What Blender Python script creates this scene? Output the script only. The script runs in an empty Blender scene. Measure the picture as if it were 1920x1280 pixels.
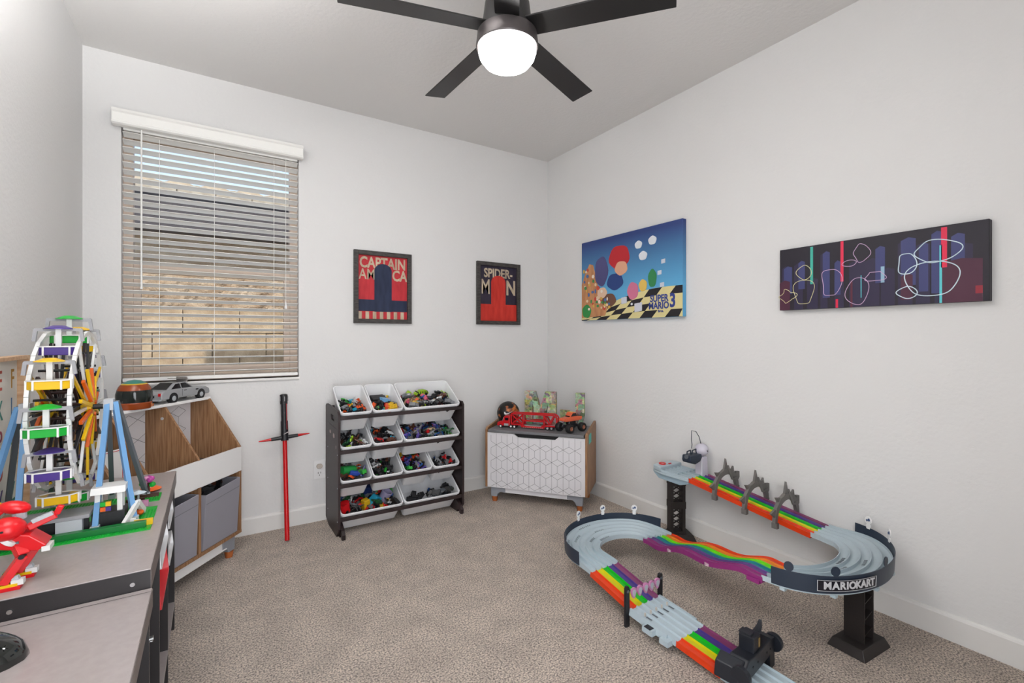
import bpy, bmesh, math, random
from mathutils import Vector, Matrix, Euler
R = math.radians
PI = math.pi
rnd = random.Random(7)
scene = bpy.context.scene
col = scene.collection

# ------------------------------------------------------------------ camera, world, lights, exposure
cam_d = bpy.data.cameras.new('camera'); cam = bpy.data.objects.new('camera', cam_d); col.objects.link(cam)
cam_d.sensor_width = 36; cam_d.lens = 881.1 / 1920 * 36; cam_d.shift_y = -8.28 / 1920; cam_d.clip_start = .02
cam.location = (0, 0, 1.207); cam.rotation_euler = (R(90), 0, -0.570609)
scene.camera = cam
vs = scene.view_settings
vs.view_transform = 'Standard'; vs.look = 'None'; vs.gamma = 1; vs.use_curve_mapping = False
vs.exposure = 0.18

w = bpy.data.worlds.new('world'); scene.world = w; w.use_nodes = True
nt = w.node_tree; bg = nt.nodes['Background']
sky = nt.nodes.new('ShaderNodeTexSky'); sky.sky_type = 'HOSEK_WILKIE'; sky.turbidity = 2.6; sky.ground_albedo = .4
sky.sun_direction = Vector((-.3, -.5, .8)).normalized()
mixw = nt.nodes.new('ShaderNodeMix'); mixw.data_type = 'RGBA'; mixw.inputs[0].default_value = .45
mixw.inputs[7].default_value = (.60, .76, 1, 1)
nt.links.new(sky.outputs[0], mixw.inputs[6]); nt.links.new(mixw.outputs[2], bg.inputs[0]); bg.inputs[1].default_value = 2.3
sun_d = bpy.data.lights.new('sun', 'SUN'); sun_d.energy = 3.2; sun_d.angle = R(1); sun_d.color = (1, .95, .88)
sun = bpy.data.objects.new('sun', sun_d); col.objects.link(sun)
sun.rotation_euler = Vector((.35, .65, -.9)).to_track_quat('-Z', 'Y').to_euler()
GLOBE_POWER = 37.0
# added fill lamp, unseen, set in the doorway opening behind the camera
ar_d = bpy.data.lights.new('doorway_fill', 'AREA'); ar_d.shape = 'RECTANGLE'; ar_d.size = .8; ar_d.size_y = 1.95
ar_d.energy = 32; ar_d.color = (1, 1, 1)
ar = bpy.data.objects.new('doorway_fill', ar_d); col.objects.link(ar)
ar.location = (.15, -.24, 1.05); ar.rotation_euler = (R(90), 0, R(0))
ar.rotation_euler = Vector((0, 1, 0)).to_track_quat('-Z', 'Y').to_euler()

# added fill spot, unseen, aimed up to brighten the ceiling and left wall
fl_d = bpy.data.lights.new('ceiling_fill', 'SPOT'); fl_d.energy = 290; fl_d.spot_size = R(125); fl_d.spot_blend = 1; fl_d.shadow_soft_size = .06; fl_d.color = (1, 1, 1)
fl = bpy.data.objects.new('ceiling_fill', fl_d); col.objects.link(fl); fl.location = (-.05, .95, 2.0)
fl.rotation_euler = Vector((-.45, .40, 1)).to_track_quat('-Z', 'Y').to_euler()

# ------------------------------------------------------------------ materials
def lin(c):
    if isinstance(c, str):
        c = c.lstrip('#'); c = [int(c[i:i+2], 16) / 255 for i in (0, 2, 4)]
        c = [x / 12.92 if x <= .04045 else ((x + .055) / 1.055) ** 2.4 for x in c]
    return (c[0], c[1], c[2], 1)
MC = {}
def mat(name, color, rough=.5, metal=0, coat=0, emit=None, estr=0, alpha=1, trans=0, ior=1.45, spec=.5):
    if name in MC: return MC[name]
    m = bpy.data.materials.new(name); m.use_nodes = True; b = m.node_tree.nodes['Principled BSDF']
    b.inputs['Base Color'].default_value = lin(color); b.inputs['Roughness'].default_value = rough
    b.inputs['Metallic'].default_value = metal; b.inputs['Coat Weight'].default_value = coat
    b.inputs['Transmission Weight'].default_value = trans; b.inputs['IOR'].default_value = ior
    b.inputs['Specular IOR Level'].default_value = spec
    if emit: b.inputs['Emission Color'].default_value = lin(emit); b.inputs['Emission Strength'].default_value = estr
    MC[name] = m; return m
def bump(m, scale, strength, dist=.002, detail=4, kind='NOISE', coords='Object'):
    n = m.node_tree; b = n.nodes['Principled BSDF']
    tc = n.nodes.new('ShaderNodeTexCoord')
    t = n.nodes.new('ShaderNodeTexNoise' if kind == 'NOISE' else 'ShaderNodeTexVoronoi')
    t.inputs['Scale'].default_value = scale
    if kind == 'NOISE': t.inputs['Detail'].default_value = detail
    bp = n.nodes.new('ShaderNodeBump'); bp.inputs['Strength'].default_value = strength; bp.inputs['Distance'].default_value = dist
    n.links.new(tc.outputs[coords], t.inputs['Vector']); n.links.new(t.outputs[0], bp.inputs['Height'])
    n.links.new(bp.outputs[0], b.inputs['Normal'])
    return m
def noisy(m, c1, c2, scale, stretch=(1, 1, 1), detail=5, lo=.35, hi=.65, kind='NOISE', extra=None):
    """base colour from stretched noise between two colours"""
    n = m.node_tree; b = n.nodes['Principled BSDF']
    tc = n.nodes.new('ShaderNodeTexCoord'); mp = n.nodes.new('ShaderNodeMapping'); mp.inputs['Scale'].default_value = stretch
    t = n.nodes.new('ShaderNodeTexNoise'); t.inputs['Scale'].default_value = scale; t.inputs['Detail'].default_value = detail
    r = n.nodes.new('ShaderNodeValToRGB'); r.color_ramp.elements[0].position = lo; r.color_ramp.elements[1].position = hi
    r.color_ramp.elements[0].color = lin(c1); r.color_ramp.elements[1].color = lin(c2)
    n.links.new(tc.outputs['Object'], mp.inputs[0]); n.links.new(mp.outputs[0], t.inputs['Vector'])
    n.links.new(t.outputs[0], r.inputs[0]); n.links.new(r.outputs[0], b.inputs['Base Color'])
    return m
def plast(name, c, rough=.35): return mat(name, c, rough)

M_wall = bump(mat('wall_paint', '#dcdbda', .75), 60, .35, .004, 6)
M_ceil = bump(mat('ceiling_paint', '#dcdad8', .85), 50, .4, .004, 6)
M_trim = mat('trim_paint', '#dfddda', .45)
M_white = mat('white_plastic', '#e8e7e6', .35)
M_blind = mat('blind_white', '#efeeea', .5)
M_dark = noisy(mat('espresso_wood', '#2b201f', .45), '#241a1a', '#332728', 8, (1, 1, .1))
M_black = mat('black_plastic', '#1b1b1f', .4)
M_blackm = mat('black_matte', '#141416', .6)
M_navy = mat('navy_plastic', '#273140', .45)
M_grey = mat('grey_plastic', '#8c8c8f', .5)
M_dgrey = mat('dark_grey_plastic', '#5b6066', .5)
M_lgrey = mat('light_grey_plastic', '#a9adb2', .4)
M_red = mat('red_plastic', '#c8121a', .3)
M_chrome = mat('chrome', '#c8c8c8', .2, 1)
M_glass = mat('clear_glass', '#ffffff', 0, trans=1, ior=1.01, spec=.2)
M_tintglass = mat('dark_window_tint', '#17171a', .1)

def carpet_mat():
    m = mat('carpet_pile', '#8f7f72', .95, spec=.1); n = m.node_tree; b = n.nodes['Principled BSDF']
    tc = n.nodes.new('ShaderNodeTexCoord')
    def noise(s, d, rough=.6):
        t = n.nodes.new('ShaderNodeTexNoise'); t.inputs['Scale'].default_value = s; t.inputs['Detail'].default_value = d
        t.inputs['Roughness'].default_value = rough; n.links.new(tc.outputs['Object'], t.inputs['Vector']); return t
    a = noise(150, 5, .68); c = noise(7, 3)
    r = n.nodes.new('ShaderNodeValToRGB'); e = r.color_ramp.elements
    e[0].position = .39; e[0].color = lin('#6f6055'); e[1].position = .61; e[1].color = lin('#fff0e0')
    e2 = e.new(.5); e2.color = lin('#d4c1b1')
    n.links.new(a.outputs[0], r.inputs[0])
    r2 = n.nodes.new('ShaderNodeValToRGB'); r2.color_ramp.elements[0].position = .35; r2.color_ramp.elements[1].position = .65
    r2.color_ramp.elements[0].color = (.85, .845, .84, 1); r2.color_ramp.elements[1].color = (1.08, 1.08, 1.08, 1)
    n.links.new(c.outputs[0], r2.inputs[0])
    mx = n.nodes.new('ShaderNodeMix'); mx.data_type = 'RGBA'; mx.blend_type = 'MULTIPLY'; mx.inputs[0].default_value = 1
    n.links.new(r.outputs[0], mx.inputs[6]); n.links.new(r2.outputs[0], mx.inputs[7]); n.links.new(mx.outputs[2], b.inputs['Base Color'])
    bp = n.nodes.new('ShaderNodeBump'); bp.inputs['Strength'].default_value = 1; bp.inputs['Distance'].default_value = .016
    n.links.new(a.outputs[0], bp.inputs['Height']); n.links.new(bp.outputs[0], b.inputs['Normal'])
    b.inputs['Sheen Weight'].default_value = .3; b.inputs['Sheen Roughness'].default_value = .5
    return m
M_carpet = carpet_mat()
M_oak = noisy(mat('oak_veneer', '#8a6446', .5), '#7c5638', '#a07a58', 9, (14, 14, .8))
M_oakedge = mat('oak_edge', '#a98062', .5)
M_desk = noisy(mat('desk_laminate', '#968e8b', .3, spec=.8), '#948b89', '#9a918f', 60, (1, 1, 1))
M_deskside = mat('desk_side_edge', '#5e5552', .4)
M_deskdark = mat('desk_dark_panel', '#2a2728', .4)
M_fabric = bump(mat('grey_fabric', '#929098', .9, spec=.1), 700, .4, .001)
M_teal = mat('teal_tag', '#3fb8b0', .5)
M_footwood = mat('orange_wood_foot', '#a65c2e', .5)
M_legpaint = mat('grey_leg_paint', '#8d9097', .45)
M_panelwhite = mat('white_panel', '#dcdadd', .4)
M_line = mat('printed_line', '#5c5c60', .6)
M_stucco = bump(noisy(mat('stucco', '#b59c80', .95), '#a58a6d', '#cdb79b', 5, (1, 1, 3)), 14, 1, .06, 8)
M_block = bump(noisy(mat('block_wall', '#b9a183', .95), '#ab9274', '#c9b292', 8), 40, .6, .01)

# ------------------------------------------------------------------ mesh helpers
class MB:
    def __init__(s): s.v = []; s.f = []; s.mi = []; s.M = Matrix(); s.k = 0
    def add(s, vs_, fs):
        b = len(s.v); s.v += [tuple(s.M @ Vector(p)) for p in vs_]
        for f in fs: s.f.append([b + i for i in f]); s.mi.append(s.k)
        return s
    def box(s, x0, x1, y0, y1, z0, z1):
        return s.add([(x0,y0,z0),(x1,y0,z0),(x1,y1,z0),(x0,y1,z0),(x0,y0,z1),(x1,y0,z1),(x1,y1,z1),(x0,y1,z1)],
                     [(0,3,2,1),(4,5,6,7),(0,1,5,4),(1,2,6,5),(2,3,7,6),(3,0,4,7)])
    def cbox(s, c, d): return s.box(c[0]-d[0]/2, c[0]+d[0]/2, c[1]-d[1]/2, c[1]+d[1]/2, c[2]-d[2]/2, c[2]+d[2]/2)
    def frust(s, c, d0, d1, z0, z1, o1=(0, 0)):
        a, b = d0[0]/2, d0[1]/2; e, g = d1[0]/2, d1[1]/2; x, y = c; u, v = x+o1[0], y+o1[1]
        return s.add([(x-a,y-b,z0),(x+a,y-b,z0),(x+a,y+b,z0),(x-a,y+b,z0),(u-e,v-g,z1),(u+e,v-g,z1),(u+e,v+g,z1),(u-e,v+g,z1)],
                     [(0,3,2,1),(4,5,6,7),(0,1,5,4),(1,2,6,5),(2,3,7,6),(3,0,4,7)])
    def bar(s, p0, p1, wd, ht=None, up=(0, 0, 1)):
        p0, p1 = Vector(p0), Vector(p1); ht = ht or wd; t = (p1-p0).normalized(); up = Vector(up)
        if abs(t.dot(up)) > .98: up = Vector((1, 0, 0)) if abs(t.x) < .9 else Vector((0, 1, 0))
        a = t.cross(up).normalized()*wd/2; b = a.cross(t).normalized()*ht/2
        P = [p0-a-b, p0+a-b, p0+a+b, p0-a+b]; Q = [p1-a-b, p1+a-b, p1+a+b, p1-a+b]
        return s.add(P+Q, [(3,2,1,0),(4,5,6,7),(0,1,5,4),(1,2,6,5),(2,3,7,6),(3,0,4,7)])
    def cyl(s, p0, p1, r0, r1=None, n=16):
        r1 = r0 if r1 is None else r1; p0, p1 = Vector(p0), Vector(p1); t = (p1-p0).normalized()
        a = t.orthogonal().normalized(); b = t.cross(a)
        vs_ = [p0+(a*math.cos(2*PI*i/n)+b*math.sin(2*PI*i/n))*r0 for i in range(n)] + [p1+(a*math.cos(2*PI*i/n)+b*math.sin(2*PI*i/n))*r1 for i in range(n)]
        return s.add(vs_, [(i, (i+1) % n, n+(i+1) % n, n+i) for i in range(n)] + [tuple(range(n-1, -1, -1)), tuple(range(n, 2*n))])
    def tube(s, pts, r, n=8):
        pts = [Vector(p) for p in pts]; ring = []; up = None
        for i, p in enumerate(pts):
            t = (pts[min(i+1, len(pts)-1)]-pts[max(i-1, 0)]).normalized()
            a = t.orthogonal().normalized() if up is None else (up-t*up.dot(t)).normalized(); up = a; b = t.cross(a)
            rr = r[i] if isinstance(r, (list, tuple)) else r
            ring += [p+(a*math.cos(2*PI*j/n)+b*math.sin(2*PI*j/n))*rr for j in range(n)]
        m = len(pts)
        return s.add(ring, [(i*n+j, i*n+(j+1) % n, (i+1)*n+(j+1) % n, (i+1)*n+j) for i in range(m-1) for j in range(n)] +
                     [tuple(range(n-1, -1, -1)), tuple(range((m-1)*n, m*n))])
    def lathe(s, prof, n=24, o=(0, 0, 0), a0=0, a1=2*PI):
        """profile of (r,z) turned round the z axis through o"""
        full = abs(a1-a0) > 2*PI-.001; k = n if full else n+1; vs_ = []
        for r, z in prof:
            for i in range(k):
                a = a0+(a1-a0)*i/n; vs_.append((o[0]+r*math.cos(a), o[1]+r*math.sin(a), o[2]+z))
        fs = []
        for j in range(len(prof)-1):
            for i in range(n):
                i2 = (i+1) % k; fs.append((j*k+i, j*k+i2, (j+1)*k+i2, (j+1)*k+i))
        return s.add(vs_, fs)
    def ball(s, c, r, n=16, m=10, sc=(1, 1, 1)):
        vs_ = []; 
        for j in range(m+1):
            ph = PI*j/m
            for i in range(n):
                a = 2*PI*i/n; vs_.append((c[0]+r*sc[0]*math.sin(ph)*math.cos(a), c[1]+r*sc[1]*math.sin(ph)*math.sin(a), c[2]-r*sc[2]*math.cos(ph)))
        return s.add(vs_, [(j*n+i, j*n+(i+1) % n, (j+1)*n+(i+1) % n, (j+1)*n+i) for j in range(m) for i in range(n)])
    def prism(s, poly, w0, w1, plane='xz'):
        """2-D polygon extruded along the remaining axis"""
        n = len(poly)
        def P(p, q):
            return (p[0], q, p[1]) if plane == 'xz' else ((q, p[0], p[1]) if plane == 'yz' else (p[0], p[1], q))
        return s.add([P(p, w0) for p in poly]+[P(p, w1) for p in poly],
                     [tuple(range(n-1, -1, -1)), tuple(range(n, 2*n))]+[(i, (i+1) % n, n+(i+1) % n, n+i) for i in range(n)])
    def sweep(s, prof, frames, close=True):
        """closed profile of (lateral, up) carried along frames of (point, lateral, up)"""
        n = len(prof); vs_ = []
        for p, l, u in frames:
            vs_ += [p+l*a+u*b for a, b in prof]
        m = len(frames)
        return s.add(vs_, [(i*n+j, i*n+(j+1) % n, (i+1)*n+(j+1) % n, (i+1)*n+j) for i in range(m-1) for j in range(n)] +
                     [tuple(range(n-1, -1, -1)), tuple(range((m-1)*n, m*n))])
    def mesh(s, name, mats, smooth=False):
        me = bpy.data.meshes.new(name); me.from_pydata(s.v, [], s.f); me.update()
        bm = bmesh.new(); bm.from_mesh(me); bmesh.ops.recalc_face_normals(bm, faces=bm.faces); bm.to_mesh(me); bm.free()
        for m in (mats if isinstance(mats, (list, tuple)) else [mats]): me.materials.append(m)
        if any(s.mi): me.polygons.foreach_set('material_index', s.mi)
        if smooth:
            me.polygons.foreach_set('use_smooth', [True]*len(me.polygons))
            try: me.set_sharp_from_angle(angle=R(40))
            except Exception: pass
        return me
    def build(s, name, mats, parent=None, smooth=False, bev=0, seg=2, **kw):
        o = bpy.data.objects.new(name, s.mesh(name, mats, smooth)); col.objects.link(o)
        if parent: o.parent = parent
        if bev:
            b = o.modifiers.new('bevel', 'BEVEL'); b.width = bev; b.segments = seg; b.limit_method = 'ANGLE'; b.harden_normals = False
        return tag(o, **kw)
def tag(o, label=None, cat=None, group=None, kind=None):
    if label: o['label'] = label
    if cat: o['category'] = cat
    if group: o['group'] = group
    if kind: o['kind'] = kind
    return o
def thing(name, label, cat, loc=(0, 0, 0), rz=0, group=None, kind=None, parent=None):
    o = bpy.data.objects.new(name, None); col.objects.link(o); o.location = loc; o.rotation_euler = (0, 0, rz)
    o.empty_display_size = .05
    if parent: o.parent = parent
    return tag(o, label, cat, group, kind)
def text_into(mb, s_, size, x, y, z, offset=0., wx=1., extr=.0004, spacing=1., align='CENTER', M=None):
    """adds extruded lettering to mb, in the local xz plane at depth y, facing -y; M can re-place it"""
    cu = bpy.data.curves.new('t', 'FONT'); cu.body = s_; cu.size = size; cu.offset = offset; cu.extrude = extr
    cu.space_character = spacing; cu.align_x = align; cu.align_y = 'CENTER'; cu.resolution_u = 3
    o = bpy.data.objects.new('t', cu); col.objects.link(o)
    me = bpy.data.meshes.new_from_object(o)
    T = (M or Matrix()) @ Matrix.Translation((x, y, z)) @ Matrix.Rotation(R(90), 4, 'X') @ Matrix.Diagonal((wx, 1, 1, 1))
    mb.add([T @ v.co for v in me.vertices], [tuple(p.vertices) for p in me.polygons])
    bpy.data.objects.remove(o); bpy.data.curves.remove(cu); bpy.data.meshes.remove(me)
def rrect(cx, cy, w_, h_, r, n=4):
    pts = []
    for sx, sy, a in ((1, 1, 0), (-1, 1, 90), (-1, -1, 180), (1, -1, 270)):
        for i in range(n+1):
            t = R(a+90*i/n); pts.append((cx+sx*(w_/2-r)+r*math.cos(t), cy+sy*(h_/2-r)+r*math.sin(t)))
    return pts

# ------------------------------------------------------------------ the room
X0, X1, Y0, Y1, H = -.5655, 2.487, -.262, 3.295, 2.74
T = .15
WX0, WX1, WZ0, WZ1 = -.408, .480, .952, 2.352
def struct(name, mb, m, **k): return mb.build(name, m, kind='structure', **k)
struct('floor', MB().box(X0-T, X1+T, Y0-T, Y1+T, -.1, 0), M_carpet)
struct('ceiling', MB().box(X0-T, X1+T, Y0-T, Y1+T, H, H+.1), M_ceil)
b = MB()
b.box(X0-T, WX0, Y1, Y1+T, 0, H); b.box(WX1, X1+T, Y1, Y1+T, 0, H); b.box(WX0, WX1, Y1, Y1+T, 0, WZ0); b.box(WX0, WX1, Y1, Y1+T, WZ1, H)
struct('wall_back', b, M_wall)
struct('wall_left', MB().box(X0-T, X0, Y0-T, Y1, 0, H), M_wall)
struct('wall_right', MB().box(X1, X1+T, Y0-T, Y1, 0, H), M_wall)
b = MB(); b.box(X0, -.3, Y0-T, Y0, 0, H); b.box(.6, X1, Y0-T, Y0, 0, H); b.box(-.3, .6, Y0-T, Y0, 2.05, H)
struct('wall_front', b, M_wall)
# baseboards: 105 mm with an eased top edge
def base(name, p0, p1, nx, ny):
    p0, p1 = Vector((*p0, 0)), Vector((*p1, 0)); n = Vector((nx, ny, 0)); up = Vector((0, 0, 1))
    prof = [(0, 0), (.014, 0), (.014, .092), (.011, .099), (.005, .104), (0, .105)]
    struct(name, MB().sweep(prof, [(p0, n, up), (p1, n, up)]), M_trim)
base('baseboard_back', (X0, Y1), (X1, Y1), 0, -1)
base('baseboard_left', (X0, Y0), (X0, Y1), 1, 0)
base('baseboard_right', (X1, Y0), (X1, Y1), -1, 0)

# window: outer vinyl frame, two sashes, panes
win = thing('window_1', None, None, (0, Y1+.06, 0), kind='structure')
M_vinyl = mat('tan_vinyl', '#cdb9a8', .5)
fx0, fx1, fz0, fz1 = WX0, WX1, WZ0, WZ1
b = MB(); t_ = .045
b.box(fx0, fx0+t_, 0, .06, fz0, fz1); b.box(fx1-t_, fx1, 0, .06, fz0, fz1); b.box(fx0+t_, fx1-t_, 0, .06, fz0, fz0+t_); b.box(fx0+t_, fx1-t_, 0, .06, fz1-.03, fz1)
b.build('window_frame', M_vinyl, win, bev=.003)
zm = 1.62
b = MB(); b.box(fx0+t_, fx0+.08, .004, .034, fz0+t_, zm); b.box(fx1-.08, fx1-t_, .004, .034, fz0+t_, zm)
b.box(fx0+.08, fx1-.08, .004, .034, fz0+t_, fz0+.085); b.box(fx0+.08, fx1-.08, .004, .034, zm-.05, zm)
b.build('lower_sash', M_vinyl, win, bev=.002)
b = MB(); b.box(fx0+t_, fx1-t_, .036, .058, zm-.03, zm+.012); b.build('meeting_rail', M_vinyl, win, bev=.002)
MB().box(fx0+.08, fx1-.08, .017, .021, fz0+.085, zm-.05).build('window_pane', M_glass, win)
MB().box(fx0+t_, fx1-t_, .045, .049, zm+.012, fz1-.03).build('window_pane', M_glass, win)
struct('trim_1', MB().box(WX0-.002, WX1+.002, Y1-.012, Y1+.06, WZ0-.016, WZ0), M_trim, bev=.003)

# ------------------------------------------------------------------ outside: neighbouring house, block wall, ground
struct('ground', MB().box(-6, 8, Y1+T, 9, -.25, -.15), mat('gravel', '#a08d78', .95))
hs = thing('neighbour_house', 'tan stucco house with a tiled roof edge seen outside through the blinds', 'house', (0, 5.0, 0))
MB().box(-5, 7, .16, .4, -.15, 2.2).build('wall', M_stucco, hs)
b = MB(); b.box(-5, 7, -.02, .16, 2.13, 2.17); b.build('soffit', mat('soffit_paint', '#6f6866', .8), hs)
b = MB(); b.box(-5, 7, -.06, -.02, 2.12, 2.45); b.build('fascia', mat('fascia_paint', '#57504f', .8), hs)
mt_ = noisy(mat('roof_tile', '#c0ac93', .9), '#a8937a', '#d9c9b0', 10)
tile = MB().prism([(.003, 0), (.277, 0), (.277, .05), (.21, .075), (.14, .085), (.07, .075), (.003, .05)], -.1, .5, 'xz')
tm = tile.mesh('roof_tile', mt_)
for r_ in range(2):
    for i in range(16):
        o = bpy.data.objects.new('roof_tile', tm); col.objects.link(o); o.parent = hs
        o.location = (-2.2+.28*i+(.14 if r_ else 0), r_*.4+rnd.uniform(-.01, .01), 2.455+.13*r_); o.rotation_euler = (R(14), 0, 0)
bw = thing('garden_block_wall', 'tan concrete block wall outside behind the lower half of the blinds', 'wall', (0, 4.7, 0))
MB().box(-3, 5, .03, .1, -.15, 1.42).build('mortar_core', mat('mortar', '#6d5f50', .95), bw)
bl = MB().box(0, .398, 0, .13, 0, .193).mesh('block', M_block)
for r_ in range(8):
    for i in range(9):
        o = bpy.data.objects.new('block', bl); col.objects.link(o); o.parent = bw
        o.location = (-1.6+.404*i+(.2 if r_ % 2 else 0), rnd.uniform(-.004, .004), -.15+.199*r_)
MB().box(.63, .72, -.45, -.38, -.15, 1.40).build('metal_post', mat('brown_post', '#6a5a55', .6), None,
     label='dark square post outside near the right side of the window', cat='post').location = (0, 4.7, 0)

# ------------------------------------------------------------------ blinds
bd = thing('window_blind', 'white horizontal slat blind with valance hanging in the window', 'blind', (0, Y1, 0))
b = MB(); b.prism([(-.052, 2.343), (-.014, 2.343), (-.014, 2.42), (-.062, 2.425), (-.065, 2.412), (-.056, 2.405), (-.056, 2.362), (-.062, 2.357), (-.062, 2.35)], WX0-.033, WX1+.018, 'yz')
for x in (WX0-.033, WX1+.014): b.box(x, x+.004, -.06, -.001, 2.345, 2.42)
b.build('valance', M_blind, bd)
MB().box(WX0+.01, WX1-.01, -.01, .04, 2.333, 2.352).build('headrail', M_blind, bd)
sl = MB(); n_ = 6; top = []; bot = []
for i in range(n_+1):
    y = -.025+.05*i/n_; zc = .002*(1-(y/.025)**2); top.append((y, zc+.0014)); bot.append((y, zc-.0014))
sl.prism(top+bot[::-1], WX0+.006, WX1-.006, 'yz')
slm = sl.mesh('slat', M_blind, True)
NS = 33
for i in range(NS):
    o = bpy.data.objects.new('slat', slm); col.objects.link(o); o.parent = bd
    o.location = (0, .018, 2.318-i*(2.318-1.005)/(NS-1)); o.rotation_euler = (R(-16 + (6 if i > NS-6 else 0)), 0, 0)
MB().box(WX0+.006, WX1-.006, -.008, .044, .962, .982).build('bottom_rail', M_blind, bd, bev=.003)
for x in (-.24, .02, .335):
    MB().cyl((x, -.012, .975), (x, -.012, 2.31), .0014, n=6).build('ladder_cord', M_blind, bd)
MB().cyl((-.318, -.03, 1.50), (-.318, -.03, 2.34), .0045, n=8).cyl((-.318, -.03, 1.47), (-.318, -.03, 1.51), .006, .0045, n=8).build('tilt_wand', M_blind, bd, smooth=True)
MB().cyl((.40, -.03, 1.43), (.40, -.03, 2.34), .0013, n=6).build('pull_cord', M_blind, bd)
MB().cyl((.40, -.03, 1.385), (.40, -.03, 1.43), .008, .003, n=8).build('cord_tassel', M_white, bd, smooth=True)

# ------------------------------------------------------------------ ceiling fan
HUB = Vector((.952, 1.517, 2.373))
fan = thing('ceiling_fan', 'black five-blade ceiling fan with a lit white globe', 'fan', HUB)
M_fan = mat('fan_black', '#1d1c1c', .38); M_fanm = mat('fan_housing', '#4a4545', .3, .4)
MB().lathe([(0, .366), (.07, .366), (.065, .33), (.03, .31), (0, .31)], 28).build('canopy', M_fan, fan, smooth=True)
MB().cyl((0, 0, .05), (0, 0, .33), .013).build('downrod', M_fan, fan, smooth=True)
MB().lathe([(0, .12), (.06, .12), (.085, .10), (.095, .02), (.095, -.005), (0, -.005)], 32).build('motor_housing', M_fan, fan, smooth=True)
MB().lathe([(.0, -.005), (.1, -.005), (.114, -.015), (.119, -.062), (.115, -.068), (0, -.068)], 36).build('light_ring', M_fanm, fan, smooth=True)
M_globe = mat('lit_globe', '#ffffff', .4, emit=(1, .98, .96), estr=GLOBE_POWER)
MB().lathe([(.108, -.068), (.110, -.082), (.104, -.102), (.088, -.123), (.06, -.138), (.028, -.144), (0, -.145)], 36).build('globe', M_globe, fan, smooth=True)
blade = MB()
for k in (0,):
    # ten cross sections, pitched
    secs = []
    for i in range(9):
        r_ = .085+(.61-.085)*i/8; hw = .045+.008*i/8; tz = -math.tan(R(11))
        secs.append([(r_, -hw, -hw*tz), (r_, hw, hw*tz), (r_, hw, hw*tz+.006), (r_, -hw, -hw*tz+.006)])
    vs_ = [p for s_ in secs for p in s_]; m_ = len(secs)
    fs = [(i*4+j, i*4+(j+1) % 4, (i+1)*4+(j+1) % 4, (i+1)*4+j) for i in range(m_-1) for j in range(4)]+[(3, 2, 1, 0), (m_*4-4, m_*4-3, m_*4-2, m_*4-1)]
    blade.add(vs_, fs)
bm_ = blade.mesh('fan_blade', M_fan)
for i in range(5):
    o = bpy.data.objects.new('fan_blade', bm_); col.objects.link(o); o.parent = fan; o.rotation_euler = (0, 0, R(93.07-72*i))
    bb = o.modifiers.new('bevel', 'BEVEL'); bb.width = .002; bb.segments = 1

# ------------------------------------------------------------------ framed prints on the back wall
def framed(x0, z0, name, label, fn):
    w_, h_ = .41, .503
    t = thing(name, label, 'picture', (x0, Y1, z0))
    b = MB(); f_ = .03
    b.box(0, f_, -.025, -.001, 0, h_); b.box(w_-f_, w_, -.025, -.001, 0, h_); b.box(f_, w_-f_, -.025, -.001, 0, f_); b.box(f_, w_-f_, -.025, -.001, h_-f_, h_)
    b.build('frame', noisy(mat('frame_charcoal', '#3b3735', .6), '#2e2b2a', '#4a4643', 30, (1, 1, 6)), t, bev=.0015)
    fn(t, w_, h_)
def print_mat(name, c1, c2): return noisy(mat(name, c1, .65), c1, c2, 35, (1, 1, .25), 8, .3, .75)
M_pred = print_mat('print_red', '#a5202a', '#c23038'); M_pnavy = print_mat('print_navy', '#16203a', '#26304c')
M_pbeige = print_mat('print_beige', '#a08d78', '#c9b9a0'); M_porange = print_mat('print_orange_red', '#b02418', '#c9352a')
M_pdark = print_mat('print_dark_violet', '#231d2e', '#30283a'); M_pskin = print_mat('print_peach', '#d08448', '#dc965c')
def dome(cx, z0, hw, z1): return [(cx-hw, z0), (cx+hw, z0)]+[(cx+hw*math.cos(R(a)), z1+hw*.8*math.sin(R(a))) for a in range(0, 181, 15)]
def pr1(t, w_, h_):
    b = MB(); b.box(.03, w_-.03, -.006, -.001, .03, h_-.03); b.build('print_sheet', M_pred, t)
    b = MB(); text_into(b, 'CAPTAIN', .105, w_/2, -.0065, h_-.083, .0030, .75)
    text_into(b, 'AM', .105, .093, -.0065, h_-.165, .0010, .75); text_into(b, 'CA', .105, w_-.085, -.0065, h_-.165, .0030, .75)
    b.build('print_lettering', M_pbeige, t)
    b = MB(); b.prism(dome(w_/2, .08, .062, .37), -.0078, -.006); b.box(.031, w_-.031, -.0079, -.006, .085, .165)
    b.build('printed_shape', M_pnavy, t, label='plain navy arch printed in the middle')
    b = MB()
    for i in range(7): b.box(.031+i*.05, .031+i*.05+.025, -.0082, -.006, .031, .082)
    b.build('printed_stripe', M_pbeige, t)
    MB().box(.031, w_-.031, -.0080, -.006, .031, .082).build('printed_band', M_pred, t)
def pr2(t, w_, h_):
    b = MB(); b.box(.03, w_-.03, -.006, -.001, .03, h_-.03); b.build('print_sheet', M_pdark, t)
    b = MB(); text_into(b, 'SPIDER-', .10, w_/2, -.0065, h_-.09, .0028, .80)
    text_into(b, 'M', .17, .085, -.0065, h_-.205, .0012, .66); text_into(b, 'N', .165, w_-.085, -.0065, h_-.205, .005, .75)
    b.build('print_lettering', M_pbeige, t)
    b = MB(); b.prism(dome(w_/2, .08, .068, .345), -.0078, -.006); b.box(.031, w_-.031, -.0079, -.006, .031, .165)
    b.build('printed_shape', M_porange, t, label='plain red arch printed in the middle')
framed(.823, 1.303, 'framed_print', 'framed red print with beige CAPTAIN lettering and striped foot, nearer the window', pr1)
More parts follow.
